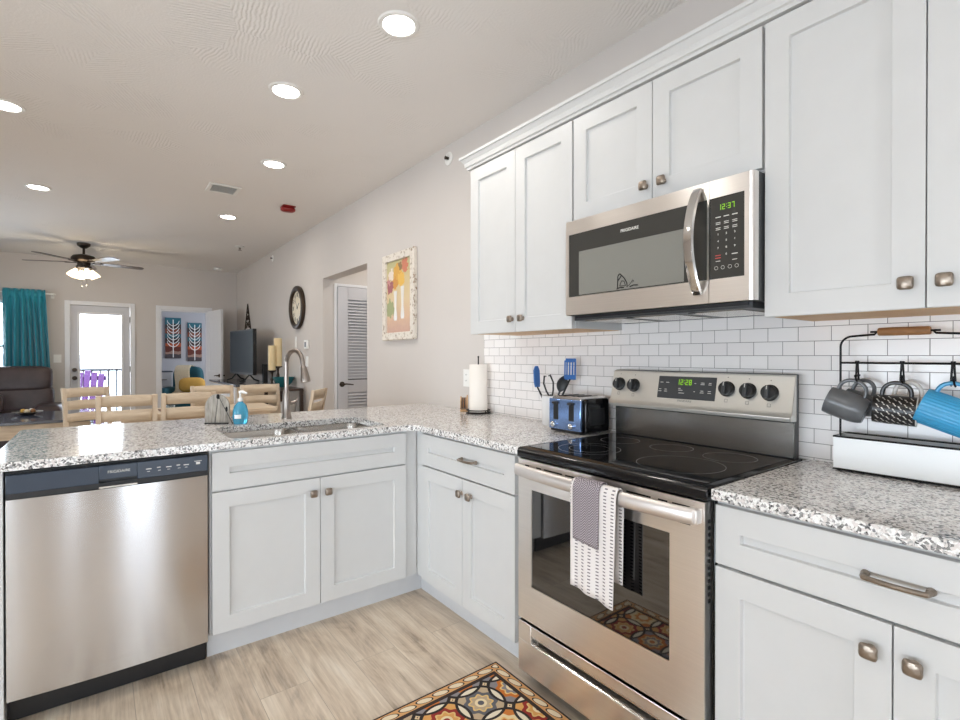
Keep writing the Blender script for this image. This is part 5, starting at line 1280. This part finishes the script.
# ------------------------------------------------------------------ living room: coffee table, sofa, curtain
o = (-2.85, 7.6, 0); cf = thing('coffee_table', 'large low table with dark glossy top and whitewashed sides', 'table', o)
MB(o).box(-3.7, -2.0, 7.02, 8.2, .555, .585).build('tabletop', 'dark_top', cf, bevel=.004); MB(o).box(-3.66, -2.04, 7.06, 8.16, .40, .555).build('apron', 'whitewash', cf)
for x in (-3.62, -2.08):
    for y in (7.1, 8.12): MB(o).box(x-.04, x+.04, y-.04, y+.04, 0, .40).build('leg', 'whitewash_v', cf)
o = (-2.62, 7.86, .5855); q = MB(o).lathe([(0, 0), (.05, 0), (.09, .018), (.14, .035), (.137, .039), (.085, .024), (0, .012)], o, 30).build('dish', 'pewter', loc=o); tag(q, 'shallow metal dish on the low dark topped table', 'dish')
m = MB((-2.62, 7.86, .6)); random.seed(5)
for k, (dx, dy) in enumerate(((-.04, .02), (.05, -.01), (.0, -.05), (.03, .05))):
    oo = (-2.62+dx, 7.86+dy, .63); q = MB(oo).blob(oo, .026, .026, .026).build('decorative_ball', ('yellow', 'handle_wood', 'cream', 'shelfbox')[k], loc=oo); tag(q, ('mustard', 'brown', 'cream', 'white')[k]+' decorative ball in the metal dish', 'ball', 'balls in the metal dish')
m.bm.free()
o = (-3.4, 9.2, 0); so = thing('sofa', 'brown leather reclining sofa under the window', 'sofa', o)
def cushion(name, x0, x1, y0, y1, z0, z1, parent=so, lean=0., p=.35, mat='leather', oo=o):
    m = MB(oo); c = ((x0+x1)/2, (y0+y1)/2, (z0+z1)/2); m.blob(c, (x1-x0)/2, (y1-y0)/2, (z1-z0)/2, 28, 18, p)
    q = m.build(name, mat, parent, smooth=60)
    if lean:
        for v_ in q.data.vertices: v_.co.y += lean*(v_.co.z+oo[2]-z0)
    return q
MB(o).box(-4.3, -2.45, 8.78, 9.6, .06, .42).build('base', 'leather', so, bevel=.02)
for x0, x1 in ((-4.02, -3.36), (-3.36, -2.62)):
    cushion('seat_cushion', x0, x1, 8.70, 9.35, .36, .54)
    cushion('lower_back_cushion', x0, x1+.16*(x1 > -3), 9.20, 9.50, .50, .86, lean=.12); cushion('head_cushion', x0, x1+.14*(x1 > -3), 9.22, 9.54, .78, 1.13, lean=.14)
cushion('arm', -2.66, -2.34, 8.72, 9.45, .08, .62); cushion('arm', -4.34, -4.02, 8.72, 9.56, .08, .72)
m = MB(o)
for x in (-3.03,): m.tube([(x, 9.225, .84), (x, 9.205, .96), (x+.0, 9.27, 1.09)], .006, 6)
m.build('seam', 'black', so)
q = cushion('throw_pillow', -3.32, -2.93, 8.75, 8.95, .5405, .78, parent=None, mat='leather', oo=(-3.1, 8.85, .54)); q.location = (-3.1, 8.85, .54); tag(q, 'plump brown pillow standing on the front of the sofa seat', 'pillow')
# curtain and rod
o = (-2.79, YF-.10, 2.17); cr_ = thing('curtain_rod', 'thin white curtain rod above the window', 'rod', o)
MB(o).tube([(-4.9, YF-.10, 2.172), (-2.46, YF-.10, 2.172)], .011, 10).build('rod', 'plastic_white', cr_)
MB(o).lathe([(.012, 0), (.02, .01), (.024, .03), (.014, .05), (0, .055)], (-2.46, YF-.10, 2.172), 14, (1, 0, 0)).build('finial', 'plastic_white', cr_)
m = MB(o)
for x in (-2.5, -4.8): m.box(x-.012, x+.012, YF-.10, YF-.001, 2.155, 2.17); m.box(x-.02, x+.02, YF-.008, YF-.001, 2.12, 2.2)
m.build('bracket', 'plastic_white', cr_)
def curtain(x0, x1, label):
    o = ((x0+x1)/2, YF-.10, 0)
    def f(u, v):
        z = .04+2.19*v; spread = 1+.10*(1-v)*0
        x = x0+(x1-x0)*(u+ (1-v)*.22*u); amp = .012+.032*min(1, (1-v)*3)
        if v > .955: amp = .016
        y = YF-.10+(.0 if v < .9 else 0)+amp*math.sin(u*6.5*2*PI+1.2*math.sin(u*7+v*2))
        if .945 < v < .985: y = YF-.115+.006*math.sin(u*40)-.006
        return (x, y, z)
    m = MB(o); m.grid(f, 120, 46); q = m.build('curtain', 'curtain', loc=o, solid=.004); return tag(q, label, 'curtain')
curtain(-3.03, -2.575, 'teal curtain gathered beside the window and the balcony door')
curtain(-4.85, -4.4, 'teal curtain at the other end of the window')
# ceiling fan with light kit
FX, FY = -2.11, 8.42
o = (FX, FY, CEIL); fn = thing('ceiling_fan', 'five blade bronze ceiling fan with lit glass shades', 'fan', o)
MB(o).lathe([(.0, -.0005), (.075, -.0005), (.07, -.03), (.03, -.062), (.014, -.066), (.014, -.16), (0, -.16)], o, 28).build('canopy', 'bronze', fn)
MB(o).lathe([(0, -.105), (.05, -.105), (.115, -.125), (.135, -.155), (.135, -.185), (.11, -.205), (.07, -.215), (.07, -.25), (.085, -.262), (.08, -.285), (.03, -.295), (0, -.295)], (FX, FY, CEIL-.04), 32).build('motor_housing', 'bronze', fn)
for k in range(5):
    a = math.radians(11.8+72*k); e = Vector((math.cos(a), math.sin(a), 0)); s_ = Vector((-math.sin(a), math.cos(a), -.10)).normalized(); nn = e.cross(s_)
    c0 = Vector((FX, FY, CEIL-.245)); m = MB(o)
    pts = [(.17, -.045), (.22, -.058), (.45, -.066), (.60, -.068), (.65, -.06), (.67, -.035), (.675, 0)]; pts = pts+[(r, -w_) for r, w_ in pts[-2::-1]]
    A = [m.v(c0+e*r+s_*w_+nn*.003) for r, w_ in pts]; B = [m.v(c0+e*r+s_*w_-nn*.003) for r, w_ in pts]; m._f(A); m._f(B[::-1])
    for i in range(len(pts)): m._f([A[i], A[(i+1) % len(pts)], B[(i+1) % len(pts)], B[i]])
    bl = m.build('blade', 'blade', fn)
    m = MB(o); m.obox(c0+e*.145+Vector((0, 0, -.008)), e, s_, nn, .065, .016, .004); m.build('blade_iron', 'bronze', bl)
for k in range(4):
    a = math.radians(20+90*k); e = Vector((math.cos(a), math.sin(a), 0)); c0 = Vector((FX, FY, CEIL-.315))
    m = MB(o); m.tube([c0+e*.03, c0+e*.065+Vector((0, 0, -.0)), c0+e*.085+Vector((0, 0, -.03))], .009, 8); arm = m.build('light_arm', 'bronze', fn)
    ax = (e*.55+Vector((0, 0, -1))).normalized(); st = c0+e*.082+Vector((0, 0, -.028))
    MB(o).lathe([(.0, -.004), (.018, -.002), (.026, .02), (.042, .055), (.054, .09), (.057, .11), (.053, .11), (.036, .05), (.0, .02)], st, 20, ax).build('glass_shade', 'shade', arm)
l = bpy.data.lights.new('fan_light', 'POINT'); l.energy = W_FAN*4; l.color = (1, .82, .58); l.shadow_soft_size = .12; lo = bpy.data.objects.new('fan_light', l); COL.objects.link(lo); lo.parent = fn; lo.location = (0, 0, -.50)
m = MB(o)
for dx, L in ((-.02, .2), (.03, .18)): m.tube([(FX+dx, FY-.03, CEIL-.33), (FX+dx, FY-.03, CEIL-.37-L)], .0022, 6); m.blob((FX+dx, FY-.03, CEIL-.375-L), .006, .006, .012)
m.build('pull_chains', 'chrome', fn)

# ------------------------------------------------------------------ balcony chair, bedroom
o = (-2.22, YF+.8, -.1+.06); pcx = thing('balcony_chair', 'purple slatted chair on the balcony outside the glass door', 'chair', o, math.radians(165))
m = MB()
for k in range(5):
    a = (k-2)*.1; m.obox((a, -.30-.0, .66), (1, 0, 0), (0, .95, -.3), (0, -.3*1, .95), .042, .011, .42-.03*abs(k-2))
m.build('back_slats', 'purple', pcx)
MB().obox((0, -.42, .93), (1, 0, 0), (0, .95, -.3), (0, .3, .95), .26, .012, .04).build('back_rail', 'purple', pcx)
m = MB()
for k in range(5): m.box(-.25, .25, -.2+k*.1, -.11+k*.1, .34+k*.012, .36+k*.012)
m.build('seat_slats', 'purple', pcx)
for sx in (-1, 1):
    MB().box(sx*.30-.06, sx*.30+.06, -.28, .30, .55, .575).build('arm', 'purple', pcx); MB().box(sx*.29-.02, sx*.29+.02, .22, .29, 0, .55).build('front_leg', 'purple', pcx)
    m = MB(); m.beam((sx*.26, -.42, .0), (sx*.26, .25, .38), .03, .09, (1, 0, 0)); m.build('side_rail', 'purple', pcx)
o = (-.98, 12.3, 0); dsr = thing('dresser', 'white dresser with dark top just inside the bedroom', 'dresser', o)
MB(o).box(-1.21, -.755, 12.03, 12.57, .94, .965).build('top', 'dark_top', dsr); MB(o).box(-1.2, -.765, 12.05, 12.56, 0, .94).build('body', 'white_paint', dsr)
for j in range(3):
    d = MB(o).box(-1.19, -.775, 12.035, 12.0495, .06+j*.295, .34+j*.295).build('drawer', 'white_paint', dsr, bevel=.002)
    MB(o).tube([(-1.10, 12.035, .2+j*.295), (-1.09, 12.01, .2+j*.295), (-.87, 12.01, .2+j*.295), (-.86, 12.035, .2+j*.295)], .007, 6).build('drawer_pull', 'pewter', d)
o = (-.55, 11.42, 0); ac = thing('armchair', 'deep teal armchair in the bedroom corner', 'chair', o, math.radians(-25))
MB().box(-.36, .36, -.36, .36, .12, .40).build('base', 'teal_cloth', ac, bevel=.03)
q = cushion('seat_cushion', -.28, .28, -.38, .26, .36, .52, parent=ac, mat='teal_cloth', oo=(0, 0, 0)); q = cushion('backrest', -.37, .17, .18, .46, .3, 1.06, parent=ac, mat='teal_cloth', oo=(0, 0, 0), p=.45)
for sx in (-1, 1): cushion('arm', sx*.36-.09, sx*.36+.09, -.36, .36, .2, .66, parent=ac, mat='teal_cloth', oo=(0, 0, 0))
for x in (-.3, .3):
    for y in (-.3, .3): MB().cyl((x, y, 0), (x, y, .12), .02, .026, 10).build('leg', 'dark_wood', ac)
ca, sa = math.cos(math.radians(-25)), math.sin(math.radians(-25))
def LW(x, y, z): return (o[0]+ca*x-sa*y, o[1]+sa*x+ca*y, z)
m = MB(LW(-.2, .3, 1.0)); path = [(.50, .62), (.49, .85), (.47, 1.0), (.40, 1.085), (.26, 1.085), (.17, 1.0), (.155, .85), (.15, .7), (.12, .56), (-.1, .545)]
m.grid(lambda u, v: LW(-.30+.28*v+.02*math.sin(u*9), *path[min(9, int(round(u*9)))]), 9, 6); q = m.build('throw_blanket', 'cream', loc=LW(-.2, .3, 1.0), solid=.012, sub=1); tag(q, 'cream throw draped over the teal armchair back', 'blanket')
oo = LW(.06, .02, .70); q = MB(oo).blob(oo, .23, .13, .145, 20, 12, .6).build('throw_pillow', 'yellow', loc=oo); tag(q, 'mustard pillow propped in the teal armchair', 'pillow')
def art(label, xc, zb, h_, w_, grp=None):
    o = (xc, BY-.001, zb); t = thing('canvas_print', label, 'picture', o)
    MB((xc, BY-.001, zb)).box(xc-w_/2, xc+w_/2, BY-.03, BY-.001, zb, zb+h_).build('canvas', 'canvas', t)
    m = MB(o)
    def st(a, b, c, d, th): 
        L = math.hypot(c-a, d-b); nx, nz = -(d-b)/L*th/2, (c-a)/L*th/2
        m._f([m.v(xc+p*w_, BY-.031, zb+q) for p, q in ((a-nx/w_, b-nz), (c-nx/w_, d-nz), (c+nx/w_*.4, d+nz*.4), (a+nx/w_, b+nz))])
    m.box(xc-.008, xc+.008, BY-.0312, BY-.030, zb+.02, zb+h_-.04)
    for k in range(7):
        z = .24+k*.075
        for sg in (-1, 1): st(0, z, sg*.2, z+.03, .016); st(sg*.19, z+.027, sg*.34, z+.075, .02); st(sg*.33, z+.07, sg*.38, z+.12, .014)
    part_label(m.build('painted_tree', 'enamel', t), 'white branching tree')
    return t
art('banded canvas with a white tree, the higher of the bedroom pair', -.69, 1.22, .87, .29)
art('banded canvas with a white tree, the lower of the bedroom pair', -.285, 1.155, .84, .27)
l = bpy.data.lights.new('bedroom_fill', 'AREA'); l.shape = 'RECTANGLE'; l.size = 1.2; l.size_y = 1.2; l.energy = 34; l.color = (.88, .94, 1)  # unseen area lamp added as bedroom fill; no window there
lo = bpy.data.objects.new('bedroom_fill', l); COL.objects.link(lo); lo.location = (1.58, 11.0, 1.6); lo.rotation_euler = (0, PI/2, 0)
